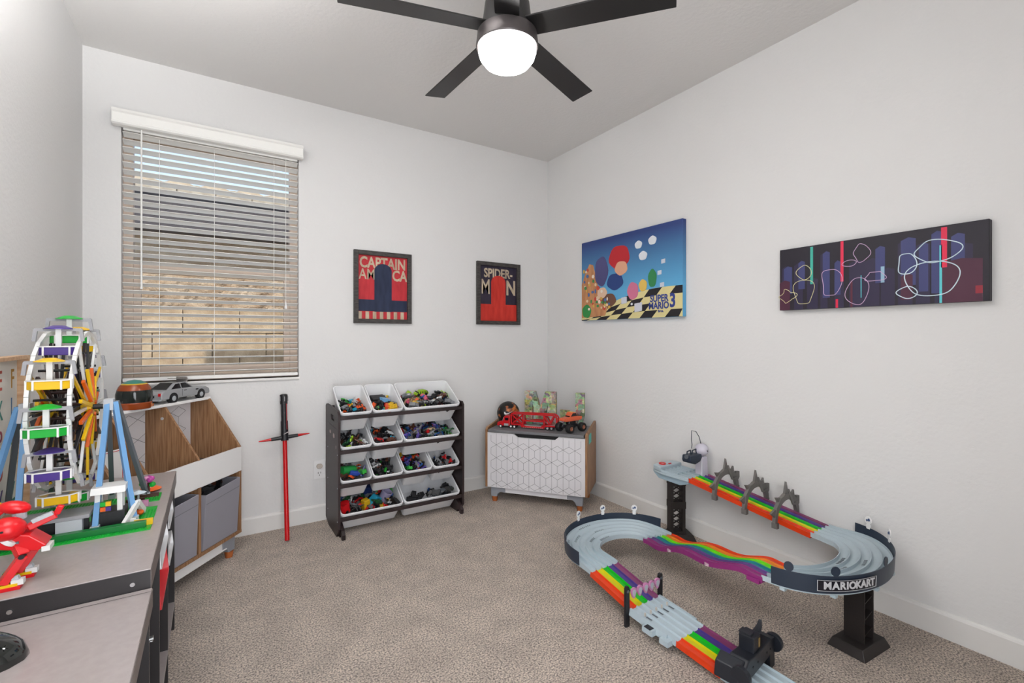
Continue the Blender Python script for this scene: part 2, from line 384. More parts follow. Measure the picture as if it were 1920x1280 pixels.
framed(1.774, 1.308, 'framed_print', 'framed dark print with SPIDER-MAN lettering and red arch, near the room corner', pr2)

# ------------------------------------------------------------------ canvases on the right wall (local x runs along the wall to the photo's right)
def canvas(y_left, z0, w_, h_, name, label, fn):
    t = thing(name, label, 'picture', (X1-.002, y_left, z0), R(-90))
    fn(t, w_, h_)
    return t
M_sky2 = mat('print_sky_blue', '#3a5fa0', .6)
def sky_grad():
    m = MC['print_sky_blue']; n = m.node_tree; b_ = n.nodes['Principled BSDF']
    tc = n.nodes.new('ShaderNodeTexCoord'); sp = n.nodes.new('ShaderNodeSeparateXYZ'); mr = n.nodes.new('ShaderNodeMapRange')
    mr.inputs[1].default_value = .2; mr.inputs[2].default_value = .58
    r = n.nodes.new('ShaderNodeValToRGB'); r.color_ramp.elements[0].color = lin('#5ba4cf'); r.color_ramp.elements[1].color = lin('#2c3f78')
    n.links.new(tc.outputs['Object'], sp.inputs[0]); n.links.new(sp.outputs[2], mr.inputs[0]); n.links.new(mr.outputs[0], r.inputs[0]); n.links.new(r.outputs[0], b_.inputs['Base Color'])
sky_grad()
def blob(cx, cy, rx, ry, n=20, wob=.0, ph=0): return [(cx+rx*(1+wob*math.sin(5*a+ph))*math.cos(a), cy+ry*(1+wob*math.sin(5*a+ph))*math.sin(a)) for a in [2*PI*i/n for i in range(n)]]
def cv1(t, w_, h_):
    MB().box(0, w_, -.035, 0, 0, h_).build('canvas_block', M_sky2, t, bev=.002)
    y = -.035
    cream = mat('print_cream', '#d8cc92', .6); blk = mat('print_black', '#1c1b20', .6)
    def hz(x): return .02+.175*math.sin(min(1, max(0, (x-.02)/.78))*PI/2)   # curved chequered ground
    xs = [w_*i/20 for i in range(21)]
    MB().prism([(0, 0), (w_, 0)]+[(x, hz(x)) for x in xs[::-1]], y-.0006, y+.001).build('printed_ground', cream, t)
    b = MB(); N = 9
    for r_ in range(4):
        for i in range(N):
            if (i+r_) % 2: continue
            pts = []
            for (u, v) in ((i, r_), (i+1, r_), (i+1, r_+1), (i, r_+1)):
                x = w_*min(1, max(0, (u+v*.45)/N*1.02-.05)); pts.append((x, hz(x)*v/4))
            mx_ = sum(p_[0] for p_ in pts)/4; mz_ = sum(p_[1] for p_ in pts)/4
            if .66 < mx_ < .88 and .03 < mz_ < .15: continue
            if len(set(pts)) == 4: b.prism(pts, y-.001, y+.001)
    b.build('printed_chequer', blk, t)
    brown = print_mat('print_brown', '#a8714a', '#c99468')
    MB().prism([(.002, .02), (.26, .03), (.3, .12), (.2, .2), (.16, .33), (.13, .42), (.09, .43), (.04, .36), (.002, .28)], y-.0012, y+.001).build('printed_hill', brown, t)
    b = MB()
    for cx, cy, r in ((.58, .50, .032), (.70, .51, .034), (.62, .42, .036), (.52, .10, .01)): b.prism(blob(cx, cy, r, r*.85, 24, .04), y-.0012, y+.001)
    b.build('printed_cloud', mat('print_white', '#dcdfe4', .6), t)
    for cx, cy, rx, ry, c, nm in ((.22, .36, .07, .11, '#4b4a78', 'a'), (.40, .44, .10, .085, '#b5242c', 'b'), (.36, .27, .08, .06, '#27407a', 'c'), (.42, .36, .06, .05, '#d9a284', 'd'),
                              (.53, .19, .05, .06, '#c8708e', 'e'), (.70, .26, .035, .06, '#2f7d4a', 'f'), (.62, .22, .035, .04, '#d8b458', 'g'), (.30, .14, .07, .05, '#6b4a3a', 'h'), (.06, .07, .05, .05, '#2d8a46', 'i'), (.23, .20, .05, .04, '#d3b49a', 'j')):
        MB().prism(blob(cx, cy, rx, ry, 24, .04, cx*9), y-.0012-.0002*(ord(nm)-96), y+.001).build('printed_shape', mat('print_'+nm, c, .6), t)
    for cx, cz, s_ in ((.45, .13, .05), (.58, .075, .065), (.79, .36, .03), (.76, .29, .03), (.78, .21, .03)):
        MB().prism([(cx-s_/2, cz-s_/2), (cx+s_/2, cz-s_/2*.8), (cx+s_/2, cz+s_/2), (cx-s_/2, cz+s_/2*.8)], y-.004, y+.001).build('printed_square', mat('print_grey_white', '#c9ccd6', .6), t)
    rc = random.Random(11)
    for k_ in range(46):
        u_ = rc.random(); cx = .04+.26*u_+rc.uniform(-.02, .02); cy = .07+(.34-.28*u_)*rc.random()
        MB().prism(blob(cx, cy, rc.uniform(.007, .014), rc.uniform(.009, .016), 10, .05, k_), y-.0040-.00001*k_, y+.001).build('printed_shape', mat('print_small_%d' % (k_ % 6), ['#d8c0a0', '#e2d8c8', '#3f8a50', '#c04a3a', '#caa24a', '#4a6aa0'][k_ % 6], .6), t)
    b = MB(); text_into(b, 'SUPER', .062, .755, y-.002, .122, .002, .85); text_into(b, 'MARIO', .062, .752, y-.002, .075, .002, .85)
    text_into(b, '3', .12, .862, y-.002, .10, .004, .8); text_into(b, 'Bros.', .022, .77, y-.002, .04, .0008)
    b.build('print_lettering', mat('print_title_blue', '#2e3f86', .6), t)
canvas(2.805, 1.335, .935, .605, 'canvas_print', 'blue canvas print with black and cream chequered ground, left one on the right wall', cv1)
def cv2(t, w_, h_):
    MB().box(0, w_, -.035, 0, 0, h_).build('canvas_block', mat('print_night', '#1d1824', .55), t, bev=.002)
    y = -.035; rr = random.Random(3)
    def rects(lst, name, c, d, kind='printed_tower'):
        for x, wd, z0, z1 in lst:
            MB().prism([(x, z0), (x+wd, z0), (x+wd, z1-.008), (x+wd*.5, z1), (x, z1-.012)], y-d, y+.001).build(kind, mat(name, c, .55), t)
    rects([(x, rr.uniform(.03, .06), .0, rr.uniform(.14, .29)) for x in [.01+.06*i for i in range(12)]], 'print_tower_dark', '#2b2440', .0005)
    rects([(.02, .04, .08, .22), (.09, .03, .1, .24), (.2, .03, .05, .27), (.25, .025, .06, .22), (.41, .035, .1, .26), (.5, .05, .08, .28), (.56, .03, .05, .25), (.6, .035, .04, .29), (.66, .04, .12, .27)], 'print_tower_blue', '#3b3f6e', .0007)
    rects([(.0, .05, 0, .15), (.63, .12, 0, .17), (.5, .04, .02, .13)], 'print_tower_maroon', '#4a2036', .0008)
    def stripe(x, wd, z0, z1, c, nm): MB().box(x, x+wd, y-.001, y+.001, z0, z1).build('printed_stripe', mat(nm, c, .55), t)
    stripe(.145, .012, .12, .3, '#3fae9c', 'print_aqua'); stripe(.275, .012, .12, .305, '#d8284c', 'print_pink'); stripe(.63, .018, .14, .3, '#d8284c', 'print_pink')
    stripe(.355, .003, .04, .14, '#5cc3cc', 'print_cyan'); stripe(.625, .008, 0, .23, '#5cc3cc', 'print_cyan'); stripe(.43, .013, .1, .17, '#8fb0c4', 'print_pale'); stripe(.315, .008, 0, .12, '#5c2436', 'print_dim_red'); stripe(.73, .02, .03, .06, '#8a2030', 'print_brick'); stripe(.255, .01, 0, .04, '#d8284c', 'print_pink')
    # generic neon line work
    def loop(cx, cz, rx, rz, k, amp, c, nm, ph=0, r=.0014):
        pts = [(cx+rx*(1+amp*math.sin(k*a+ph))*math.cos(a), y-.0015, cz+rz*(1+amp*math.cos((k-1)*a))*math.sin(a)) for a in [2*PI*i/48 for i in range(49)]]
        MB().tube(pts, r, 5).build('printed_neon_line', mat(nm, c, .5), t)
    loop(.115, .085, .045, .07, 3, .18, '#d6cfa0', 'neon_yellow'); loop(.04, .07, .035, .03, 4, .3, '#d6cfa0', 'neon_yellow', 1)
    loop(.115, .18, .03, .035, 2, .2, '#d6cfa0', 'neon_yellow', 2)
    loop(.34, .07, .045, .06, 2, .15, '#c9a9c9', 'neon_pink'); loop(.235, .12, .04, .075, 3, .2, '#c9a9c9', 'neon_pink', 1); loop(.36, .24, .03, .04, 4, .12, '#c9a9c9', 'neon_pink', 2)
    loop(.41, .13, .035, .025, 3, .25, '#c9a9c9', 'neon_pink', 3); loop(.31, .2, .028, .014, 2, .1, '#c9a9c9', 'neon_pink')
    loop(.6, .1, .085, .075, 3, .08, '#cfe0ea', 'neon_white', 0, .002); loop(.62, .21, .07, .045, 4, .08, '#cfe0ea', 'neon_white', 1, .002)
    loop(.52, .17, .03, .05, 3, .15, '#cfe0ea', 'neon_white', 2, .002); loop(.52, .05, .03, .025, 2, .2, '#cfe0ea', 'neon_white', 2, .002)
canvas(1.282, 1.343, .768, .307, 'canvas_print', 'long dark canvas print with city towers and neon lines, right one on the right wall', cv2)

# ------------------------------------------------------------------ outlet
ot = thing('wall_outlet', 'white wall outlet with beige plug-in cover left of the bin rack', 'outlet', (.604, Y1, .335))
MB().prism(rrect(0, 0, .075, .12, .008), -.006, -.0005).build('plate', M_white, ot, bev=.0015)
MB().prism(rrect(0, -.026, .034, .034, .015, 6), -.0085, -.005).build('socket', M_white, ot)
b = MB(); b.box(-.009, -.006, -.0092, -.008, -.026, -.014); b.box(.006, .009, -.0092, -.008, -.026, -.014); b.cyl((0, -.0092, -.036), (0, -.008, -.036), .003, n=8)
b.build('slot', M_blackm, ot)
MB().prism(rrect(0, .024, .038, .03, .014, 6), -.02, -.005).build('plug_cover', mat('beige_plug', '#b8aea4', .5), ot, bev=.003)

# ------------------------------------------------------------------ toy sword leaning on the wall
sw = thing('toy_sword', 'red toy laser sword with crossguard leaning against the wall', 'toy sword', (.383, 3.062, .0))
tip = Vector((0, 0, .004)); topv = Vector((.004, .195, .848)); d_ = (topv-tip).normalized(); gp = tip+d_*.60
M_saber = mat('red_blade', '#c00a10', .3)
MB().cyl(tip, gp, .0135, .0125, 14).build('blade', M_saber, sw, smooth=True)
b = MB(); b.cyl(gp-d_*.02, gp+d_*.10, .022, .021, 16); b.cyl(gp+d_*.10, gp+d_*.21, .018, .018, 16); b.cyl(gp+d_*.205, gp+d_*.262, .021, .023, 16); b.cyl(gp+d_*.262, topv, .023, .017, 16)
b.build('hilt', M_black, sw, smooth=True)
side = Vector((1, -.03, .075)).normalized()
for sg in (1, -1):
    MB().cyl(gp+side*.015*sg, gp+side*.075*sg, .012, .0105, 12).build('guard_socket', M_black, sw, smooth=True)
    MB().cyl(gp+side*.07*sg, gp+side*.142*sg, .0095, .003, 12).build('guard_blade', M_saber, sw, smooth=True)
b = MB()
for i in range(5):
    p = gp+d_*(.225+.0)+Vector((.024*math.cos(i*1.2+3.6), .024*math.sin(i*1.2+3.6), 0)); b.bar(p, p+d_*.03, .004, .003)
b.build('vent', M_grey, sw)
b = MB(); p = gp+d_*.03+Vector((.006, -.022, 0)); b.bar(p-Vector((.014, 0, .006)), p+Vector((.014, 0, .006)), .003, .016, (0, 1, 0)); b.build('sticker', mat('sticker_silver', '#a8a0a0', .4), sw)
b = MB(); p = gp+d_*.05+Vector((.012, -.019, 0)); b.bar(p, p+d_*.16, .002); b.build('red_wire', M_red, sw)

# ------------------------------------------------------------------ dark toy organiser with twelve tilted bins
RX0, RX1, RYF, RYB = .640, 1.478, 2.915, 3.27
rack = thing('toy_organizer', 'dark brown toy organizer rack holding twelve tilted white bins', 'rack')
def side_panel(x0, x1):
    b = MB(); poly = [(RYB-.09, 0), (RYB, .03), (RYB, .76), (RYB-.02, .772), (RYF+.02, .762), (RYF, .742), (RYF, .055), (RYF+.05, .0)]
    if x0 < 1:   # carrying slot in the left panel
        b.prism([(RYF, .055), (RYF+.05, 0), (RYB-.09, 0), (RYB, .03), (RYB, .66), (RYF, .65)], x0, x1, 'yz')
        b.prism([(RYF, .65), (RYF+.10, .655), (RYF+.10, .766), (RYF+.02, .762), (RYF, .742)], x0, x1, 'yz')
        b.prism([(RYF+.20, .658), (RYB, .66), (RYB, .76), (RYB-.02, .772), (RYF+.20, .769)], x0, x1, 'yz')
        b.prism([(RYF+.10, .655), (RYF+.20, .658), (RYF+.20, .69), (RYF+.10, .688)], x0, x1, 'yz')
        b.prism([(RYF+.10, .722), (RYF+.20, .724), (RYF+.20, .769), (RYF+.10, .766)], x0, x1, 'yz')
    else: b.prism(poly, x0, x1, 'yz')
    return b.build('side_panel', M_dark, rack)
side_panel(RX0, RX0+.014); side_panel(RX1-.014, RX1)
for x in (RX0+.016, RX1-.04):
    MB().prism([(RYF-.03, 0), (RYF-.032, .03), (RYF-.01, .05), (RYF+.06, .085), (RYB-.02, .085), (RYB-.02, 0), (RYF+.03, 0), (RYF+.02, .02), (RYF, .02), (RYF-.005, 0)], x, x+.02, 'yz').build('foot_rail', M_dark, rack)
b = MB()
for (y, z) in ((2.93, .10), (3.2, .10), (2.93, .30), (2.93, .5), (3.2, .3), (3.2, .5), (2.94, .64)): b.cyl((RX0-.002, y, z), (RX0+.001, y, z), .004, n=8)
for k_ in range(7):
    pass
bo = None
for (y, z) in ((2.93, .10), (3.2, .10), (2.93, .30), (2.93, .5), (3.2, .3), (3.2, .5)):
    MB().cyl((RX0-.002, y, z), (RX0+.001, y, z), .004, n=8).build('screw', M_lgrey, rack)
for (y, z, w_, h_) in ((3.13, .61, .035, .022), (3.03, .60, .04, .028), (2.97, .54, .006, .02)):
    MB().prism(blob(y, z, w_/2, h_/2, 12, .2, y*9), RX0-.0012, RX0+.0005, 'yz').build('sticker_remnant', mat('torn_sticker', '#b8a8a4', .7), rack)
ROWZ = [.742, .536, .332, .132]
for z in ROWZ:
    MB().box(RX0+.014, RX1-.014, RYF+.005, RYF+.022, z-.034, z-.013).build('front_rail', M_dark, rack, bev=.002)
    MB().cyl((RX0+.014, 3.20, z+.015), (RX1-.014, 3.20, z+.015), .008, n=10).build('rear_dowel', M_dark, rack, smooth=True)
M_bin = mat('bin_white', '#e4e4e6', .35, spec=.5)
TILT = R(31)
def make_bin(wd, name, label, group, loc):
    """rim plane is local z=0; local y runs up the tilt from the front rim"""
    t = thing(name, label, 'bin', loc, 0, group); t.rotation_euler = (TILT, 0, 0)
    L = .285; dp = .155; th = .003
    def ring(w_, l_, cy, r_): return rrect(wd/2, cy, w_, l_, r_, 4)
    outer_t = ring(wd-.014, L-.014, L/2, .022); outer_b = ring(wd-.045, L-.10, L/2-.018, .018)
    inner_t = ring(wd-.020, L-.020, L/2, .020); inner_b = ring(wd-.051, L-.106, L/2-.018, .016)
    n = len(outer_t); vs_ = [(p[0], p[1], -.004) for p in outer_t]+[(p[0], p[1], -dp) for p in outer_b]+[(p[0], p[1], -dp+th) for p in inner_b]+[(p[0], p[1], -.002) for p in inner_t]
    fs = []
    for k_ in range(3):
        fs += [(k_*n+i, k_*n+(i+1) % n, (k_+1)*n+(i+1) % n, (k_+1)*n+i) for i in range(n)]
    fs += [(3*n+i, 3*n+(i+1) % n, (i+1) % n, i) for i in range(n)]
    fs += [tuple(range(n, 2*n)), tuple(range(2*n, 3*n))]
    MB().add(vs_, fs).build('tub', M_bin, t, smooth=True)
    a = ring(wd-.002, L-.002, L/2, .027); c = ring(wd-.021, L-.021, L/2, .019)
    vs_ = [(p[0], p[1], z) for z, rg in ((-.011, a), (.001, a), (.004, ring(wd-.006, L-.006, L/2, .025)), (.004, ring(wd-.016, L-.016, L/2, .021)), (-.003, c)) for p in rg]
    fs = [(k_*n+i, k_*n+(i+1) % n, (k_+1)*n+(i+1) % n, (k_+1)*n+i) for k_ in range(4) for i in range(n)]
    MB().add(vs_, fs).build('rim', M_bin, t, smooth=True)
    return t

# ---- small toy meshes (two material slots each: own colour, dark details)
M_tdark = mat('toy_dark_detail', '#1a1a1c', .4)
def toy_car_mesh():
    b = MB(); b.prism([(-.5, .10), (-.5, .22), (-.42, .27), (-.2, .28), (-.08, .40), (.2, .40), (.32, .28), (.48, .24), (.5, .10)], -.2, .2)
    b.k = 1
    for x in (-.3, .3):
        for s_ in (-1, 1): b.cyl((x, s_*.15, .11), (x, s_*.22, .11), .11, n=10)
    b.prism([(-.17, .29), (-.07, .385), (.19, .385), (.28, .29)], -.205, .205)
    return b.mesh('toy_car', [M_tdark, M_tdark])
def toy_truck_mesh():
    b = MB(); b.box(-.5, .15, -.2, .2, .14, .48); b.prism([(.18, .14), (.18, .42), (.34, .42), (.44, .28), (.5, .26), (.5, .14)], -.19, .19)
    b.k = 1
    for x in (-.32, .0, .34):
        for s_ in (-1, 1): b.cyl((x, s_*.14, .1), (x, s_*.21, .1), .1, n=10)
    b.box(-.48, .48, -.15, .15, .09, .15)
    return b.mesh('toy_truck', [M_tdark, M_tdark])
def toy_figure_mesh():
    b = MB(); b.frust((0, 0), (.26, .15), (.36, .18), .0, .32, (0, 0)); b.ball((0, 0, .45), .13, 10, 6)
    b.bar((.17, 0, .28), (.30, .06, .0), .09); b.bar((-.17, 0, .28), (-.32, -.04, .12), .09)
    b.k = 1; b.bar((.08, 0, .02), (.12, .05, -.42), .12); b.bar((-.08, 0, .02), (-.14, -.02, -.42), .12)
    b.box(.04, .2, -.08, .12, -.5, -.4); b.box(-.22, -.06, -.12, .08, -.5, -.4)
    return b.mesh('toy_figure', [M_tdark, M_tdark])
def toy_block_mesh():
    b = MB(); b.box(-.5, .5, -.28, .28, 0, .36)
    for x in (-.3, 0, .3):
        for y in (-.14, .14): b.cyl((x, y, .36), (x, y, .43), .085, n=8)
    b.k = 1; b.box(-.46, .46, -.24, .24, -.01, .01)
    return b.mesh('toy_brick', [M_tdark, M_tdark])
def toy_dino_mesh():
    b = MB(); b.tube([(-.55, 0, .2), (-.3, 0, .25), (-.05, 0, .32), (.15, 0, .34), (.3, 0, .5), (.42, 0, .56), (.55, 0, .52)], [.02, .07, .15, .13, .07, .08, .04], 8)
    for x in (-.12, .14):
        for s_ in (-1, 1): b.bar((x, s_*.08, .28), (x, s_*.12, 0), .07)
    b.k = 1; b.prism([(-.3, .3), (-.2, .42), (-.1, .42), (0, .5), (.1, .44), (.2, .5), (.25, .45), (.1, .35)], -.01, .01)
    return b.mesh('toy_animal', [M_tdark, M_tdark])
def toy_robot_mesh():
    b = MB(); b.box(-.2, .2, -.12, .12, 0, .36); b.box(-.1, .1, -.09, .09, .38, .54); b.bar((.2, 0, .3), (.46, .1, .4), .13); b.bar((-.2, 0, .3), (-.42, .12, .08), .13)
    b.k = 1; b.box(-.2, -.04, -.1, .1, -.4, 0); b.box(.04, .2, -.1, .1, -.4, 0); b.box(-.1, .1, -.14, -.11, .1, .26); b.cyl((.46, .1, .4), (.6, .16, .45), .05, n=8)
    return b.mesh('toy_robot', [M_tdark, M_tdark])
def toy_plane_mesh():
    b = MB(); b.tube([(-.5, 0, .1), (-.2, 0, .12), (.2, 0, .12), (.5, 0, .08)], [.03, .09, .1, .03], 8); b.prism([(-.12, -.5), (.08, -.5), (.18, 0), (.08, .5), (-.12, .5), (-.05, 0)], .09, .12, 'xy')
    b.k = 1; b.prism([(-.5, .1), (-.45, .35), (-.32, .35), (-.25, .12)], -.01, .01); b.box(.05, .25, -.05, .05, .17, .22)
    return b.mesh('toy_plane', [M_tdark, M_tdark])
def toy_ring_mesh():
    b = MB(); b.lathe([(.3, -.08), (.5, -.08), (.5, .08), (.3, .08), (.3, -.08)], 14); b.k = 1; b.lathe([(0, -.03), (.3, -.03), (.3, .03), (0, .03)], 10)
    return b.mesh('toy_disc', [M_tdark, M_tdark])
TOY = {'car': ('toy_car', toy_car_mesh(), 'toy car', (.055, .07)), 'truck': ('toy_truck', toy_truck_mesh(), 'toy truck', (.055, .075)),
       'figure': ('toy_figure', toy_figure_mesh(), 'toy figure', (.045, .06)), 'brick': ('toy_brick', toy_block_mesh(), 'toy brick', (.03, .05)),
       'animal': ('toy_animal', toy_dino_mesh(), 'toy animal', (.05, .08)), 'robot': ('toy_robot', toy_robot_mesh(), 'toy robot', (.045, .06)),
       'plane': ('toy_plane', toy_plane_mesh(), 'toy plane', (.05, .07)), 'wheel': ('toy_disc', toy_ring_mesh(), 'toy disc', (.03, .045))}
TC = {'red': '#b81c1f', 'orange': '#d9531e', 'yellow': '#c9a21c', 'green': '#2f9a35', 'dark green': '#1d4a2c', 'blue': '#23508f', 'teal': '#1f8fae', 'white': '#c9cacb',
      'black': '#1b1b1e', 'brown': '#5a3325', 'grey': '#77797d', 'purple': '#5a4a9a', 'tan': '#a98d6a', 'lime': '#8fb51f', 'sky blue': '#6fa3cc', 'pink': '#c2566e'}
USED = set()
def toy(kind, colour, loc, rot, size, where, group_where):
    for k_ in range(14):
        if (colour, kind, where) not in USED: break
        kind = rnd.choice(['car', 'figure', 'brick', 'robot', 'animal', 'plane', 'disc' if 'disc' in TOY else 'wheel', 'truck']); colour = colour if k_ < 7 else rnd.choice(list(TC))
    USED.add((colour, kind, where))
    nm, me, word, sz = TOY[kind]
    o = bpy.data.objects.new(nm, me); col.objects.link(o)
    o.location = loc; o.rotation_euler = rot; o.scale = (size,)*3
    o.material_slots[0].link = 'OBJECT'; o.material_slots[0].material = mat('toy_'+colour.replace(' ', '_'), TC[colour], .32)
    o['label'] = f'{colour} {word} {where}'; o['category'] = word; o['group'] = f'{word}s {group_where}'
    return o
def spot(u, v, lay):
    a = ('far left', 'left', 'middle', 'right', 'far right')[min(4, int(u*5))]
    return ('atop ' if lay == 0 else 'half buried ' if lay == 1 else 'deep ')+a+(' front' if v < .22 else ' back' if v > .5 else '')+' in the '
mix = ['black', 'black', 'grey', 'white', 'red', 'blue', 'green', 'orange', 'brown']
BINS = [  # row, x0, width, where, fill fraction (0..1), count, kinds, colours
 (0, .656, .196, 'top left bin', .50, 20, ['figure', 'brick', 'brick', 'car', 'robot', 'animal'], ['black', 'black', 'black', 'orange', 'red', 'white', 'teal', 'yellow', 'green', 'brown']),
 (0, .854, .198, 'top middle bin', .62, 24, ['car', 'car', 'truck', 'figure', 'brick', 'car'], ['red', 'orange', 'black', 'black', 'green', 'sky blue', 'white', 'red', 'yellow']),
 (0, 1.056, .402, 'wide top right bin', .62, 52, ['car', 'car', 'car', 'truck', 'figure', 'animal', 'plane'], ['red', 'orange', 'white', 'black', 'blue', 'lime', 'tan', 'white', 'black', 'brown', 'grey', 'yellow', 'pink']),
 (1, .656, .196, 'second row left bin', .42, 24, ['figure', 'animal', 'figure', 'robot', 'brick'], ['black', 'black', 'dark green', 'brown', 'black', 'lime', 'white', 'orange', 'teal']),
 (1, .854, .198, 'second row middle bin', .68, 28, ['car', 'car', 'figure', 'truck', 'brick', 'wheel'], ['black', 'black', 'teal', 'white', 'orange', 'red', 'grey', 'dark green', 'brown']),
 (1, 1.056, .402, 'wide second row right bin', .55, 40, ['animal', 'figure', 'animal', 'robot', 'plane', 'car'], ['blue', 'black', 'green', 'brown', 'teal', 'dark green', 'black', 'blue', 'tan', 'purple', 'red']),
 (2, .656, .196, 'third row left bin', .72, 16, ['brick', 'truck', 'brick', 'figure', 'wheel'], ['green', 'blue', 'yellow', 'brown', 'brown', 'purple', 'white', 'orange']),
 (2, .854, .198, 'third row second bin', .66, 34, ['figure', 'robot', 'car', 'brick', 'wheel'], ['black', 'black', 'white', 'brown', 'red', 'green', 'orange', 'black', 'grey']),
 (2, 1.056, .198, 'third row third bin', .66, 30, ['figure', 'brick', 'robot', 'figure', 'animal'], ['black', 'blue', 'red', 'yellow', 'grey', 'black', 'purple', 'orange', 'green']),
 (2, 1.258, .198, 'third row right bin', .42, 12, ['figure', 'figure', 'animal', 'brick'], ['red', 'blue', 'black', 'black', 'brown', 'grey']),
 (3, .656, .396, 'wide bottom left bin', .78, 56, ['brick', 'figure', 'truck', 'figure', 'wheel', 'animal', 'brick'], ['red', 'black', 'yellow', 'blue', 'teal', 'white', 'green', 'black', 'dark green', 'orange', 'grey', 'red']),
 (3, 1.056, .402, 'wide bottom right bin', .25, 9, ['truck', 'plane', 'truck', 'figure'], ['black', 'black', 'black', 'grey', 'black', 'blue'])]
def bin_local_to_world(x0, zf, p):
    y, z = p[1], p[2]; c_, s_ = math.cos(TILT), math.sin(TILT)
    return (x0+p[0], RYF+.008+y*c_-z*s_, zf+y*s_+z*c_)
for (row, x0, wd, where, fill, cnt, kinds, cols_) in BINS:
    zf = ROWZ[row]; rr = random.Random(int(x0*1000)+row*17)
    mb_ = make_bin(wd, 'storage_bin', f'{"wide" if wd > .3 else "small"} white bin with toys, the {where.replace("wide ", "")} of the dark rack', 'tilted bins of the dark rack', (x0, RYF+.008, zf))
    yfar = .05+.28*fill
    layers = 2
    for k_ in range(int(cnt*1.75)):
        kind = rr.choice(kinds); cc = rr.choice(cols_+['black', 'black', 'black', 'grey']); sz = TOY[kind][3]; size = rr.uniform(*sz)*1.08
        v = rr.random(); yl = .035+(yfar-.035)*v
        # heap surface: level-ish in the world, so it drops away from the rim towards the back in bin space
        top_ = -.010-(yl*.26)
        floor_ = -.118
        lay = k_ % 3
        zl = top_-(.0 if lay == 0 else (.017 if lay == 1 else .034)); zl = max(floor_+.01, zl)
        m_ = .030+.024*(-zl/.13)
        xl = rr.uniform(m_, wd-m_)
        yl = max(yl, .03+.35*(-zl-.02))
        toy(kind, cc, bin_local_to_world(x0, zf, (xl, yl, zl)), (rr.uniform(-.9, .9), rr.uniform(-.9, .9), rr.uniform(0, 6.28)), size, spot(xl/wd, (yl-.03)/.25, lay)+where, 'in the '+where)
# a few bigger pieces the photo shows clearly
def big(name, label, cat, row, x0, p, rot, mb, m, **k):
    o = mb.build(name, m, None, label=label, cat=cat, **k); o.location = bin_local_to_world(x0, ROWZ[row], p); o.rotation_euler = rot; return o
big('toy_cup', 'lavender plastic cup lying in the bottom left bin', 'cup', 3, .656, (.30, .115, -.03), (R(28), R(18), .3), MB().lathe([(0, -.045), (.027, -.045), (.036, .045), (.033, .045), (.025, -.04), (0, -.04)], 20), mat('lavender_cup', '#8c86a3', .4), smooth=True)
big('toy_bucket', 'red toy bucket at the left edge of the bottom left bin', 'bucket', 3, .656, (.045, .085, -.03), (R(10), R(-15), 0), MB().lathe([(0, -.03), (.028, -.03), (.034, .03), (.03, .03), (.0, .022)], 18), M_red, smooth=True)
big('toy_block', 'large teal toy block in the bottom left bin', 'toy block', 3, .656, (.235, .10, -.035), (R(20), R(30), .5), MB().frust((0, 0), (.07, .06), (.05, .045), -.035, .035), mat('toy_teal', TC['teal']), bev=.004)
big('toy_block', 'yellow toy block beside the teal block in the bottom left bin', 'toy block', 3, .656, (.175, .09, -.035), (R(10), R(-10), .3), MB().frust((0, 0), (.05, .05), (.04, .04), -.035, .03), mat('toy_yellow', TC['yellow']), bev=.004)
big('toy_block', 'dark blue toy block at the back of the bottom left bin', 'toy block', 3, .656, (.25, .22, -.05), (R(20), R(5), .2), MB().cbox((0, 0, 0), (.13, .05, .05)), mat('toy_navy', '#1a2c5c'), bev=.004)
big('toy_tube', 'green toy tunnel in the third row left bin', 'toy', 2, .656, (.07, .115, -.02), (R(10), R(8), .35), MB().cyl((-.045, 0, 0), (.045, 0, 0), .026, n=14), mat('toy_bright_green', '#178a3a'), smooth=True)
big('toy_block', 'flat blue toy block in the third row left bin', 'toy block', 2, .656, (.115, .08, -.022), (R(15), R(14), -.1), MB().cbox((0, 0, 0), (.085, .028, .022)), mat('toy_royal', '#2746a0'), bev=.003)
big('toy_card', 'lilac plastic card standing in the third row left bin', 'toy', 2, .656, (.155, .09, -.02), (R(20), 0, 1.2), MB().cbox((0, 0, 0), (.08, .006, .06)), mat('toy_lilac', '#7f82b8'), bev=.001)
tc = thing('toy_car', 'lime and black striped toy car on top of the wide top right bin', 'toy car', bin_local_to_world(1.056, ROWZ[0], (.175, .175, -.03)), .15)
tc.rotation_euler = (R(8), R(-3), .12); tc.scale = (.8,)*3
b = MB(); b.prism([(-.06, .006), (-.058, .026), (-.03, .03), (-.012, .045), (.03, .045), (.05, .03), (.062, .024), (.062, .006)], -.024, .024); b.build('body', mat('toy_lime', TC['lime']), tc, bev=.003)
for x in (-.04, -.018, .004, .026, .046): MB().box(x-.004, x+.004, -.0246, .0246, .012, .036).build('stripe', M_tdark, tc)
for x in (-.036, .038):
    for s_ in (-1, 1): MB().cyl((x, s_*.018, .01), (x, s_*.028, .01), .012, n=12).build('wheel', M_tdark, tc)
o = big('toy_case', 'black flat toy case at the back of the top middle bin', 'toy case', 0, .854, (.075, .165, -.03), (R(24), 0, .12), MB().cbox((0, 0, 0), (.10, .06, .03)), M_black, bev=.004)
o = big('toy_case', 'black toy case in the bottom right bin, the right one', 'toy case', 3, 1.056, (.27, .06, -.03), (R(10), R(-6), .1), MB().cbox((0, 0, 0), (.09, .04, .035)), M_dgrey, bev=.004)
o = big('toy_case', 'black toy case in the bottom right bin, near its left edge', 'toy case', 3, 1.056, (.075, .05, -.035), (R(10), R(6), -.1), MB().cbox((0, 0, 0), (.08, .04, .03)), M_black, bev=.004)

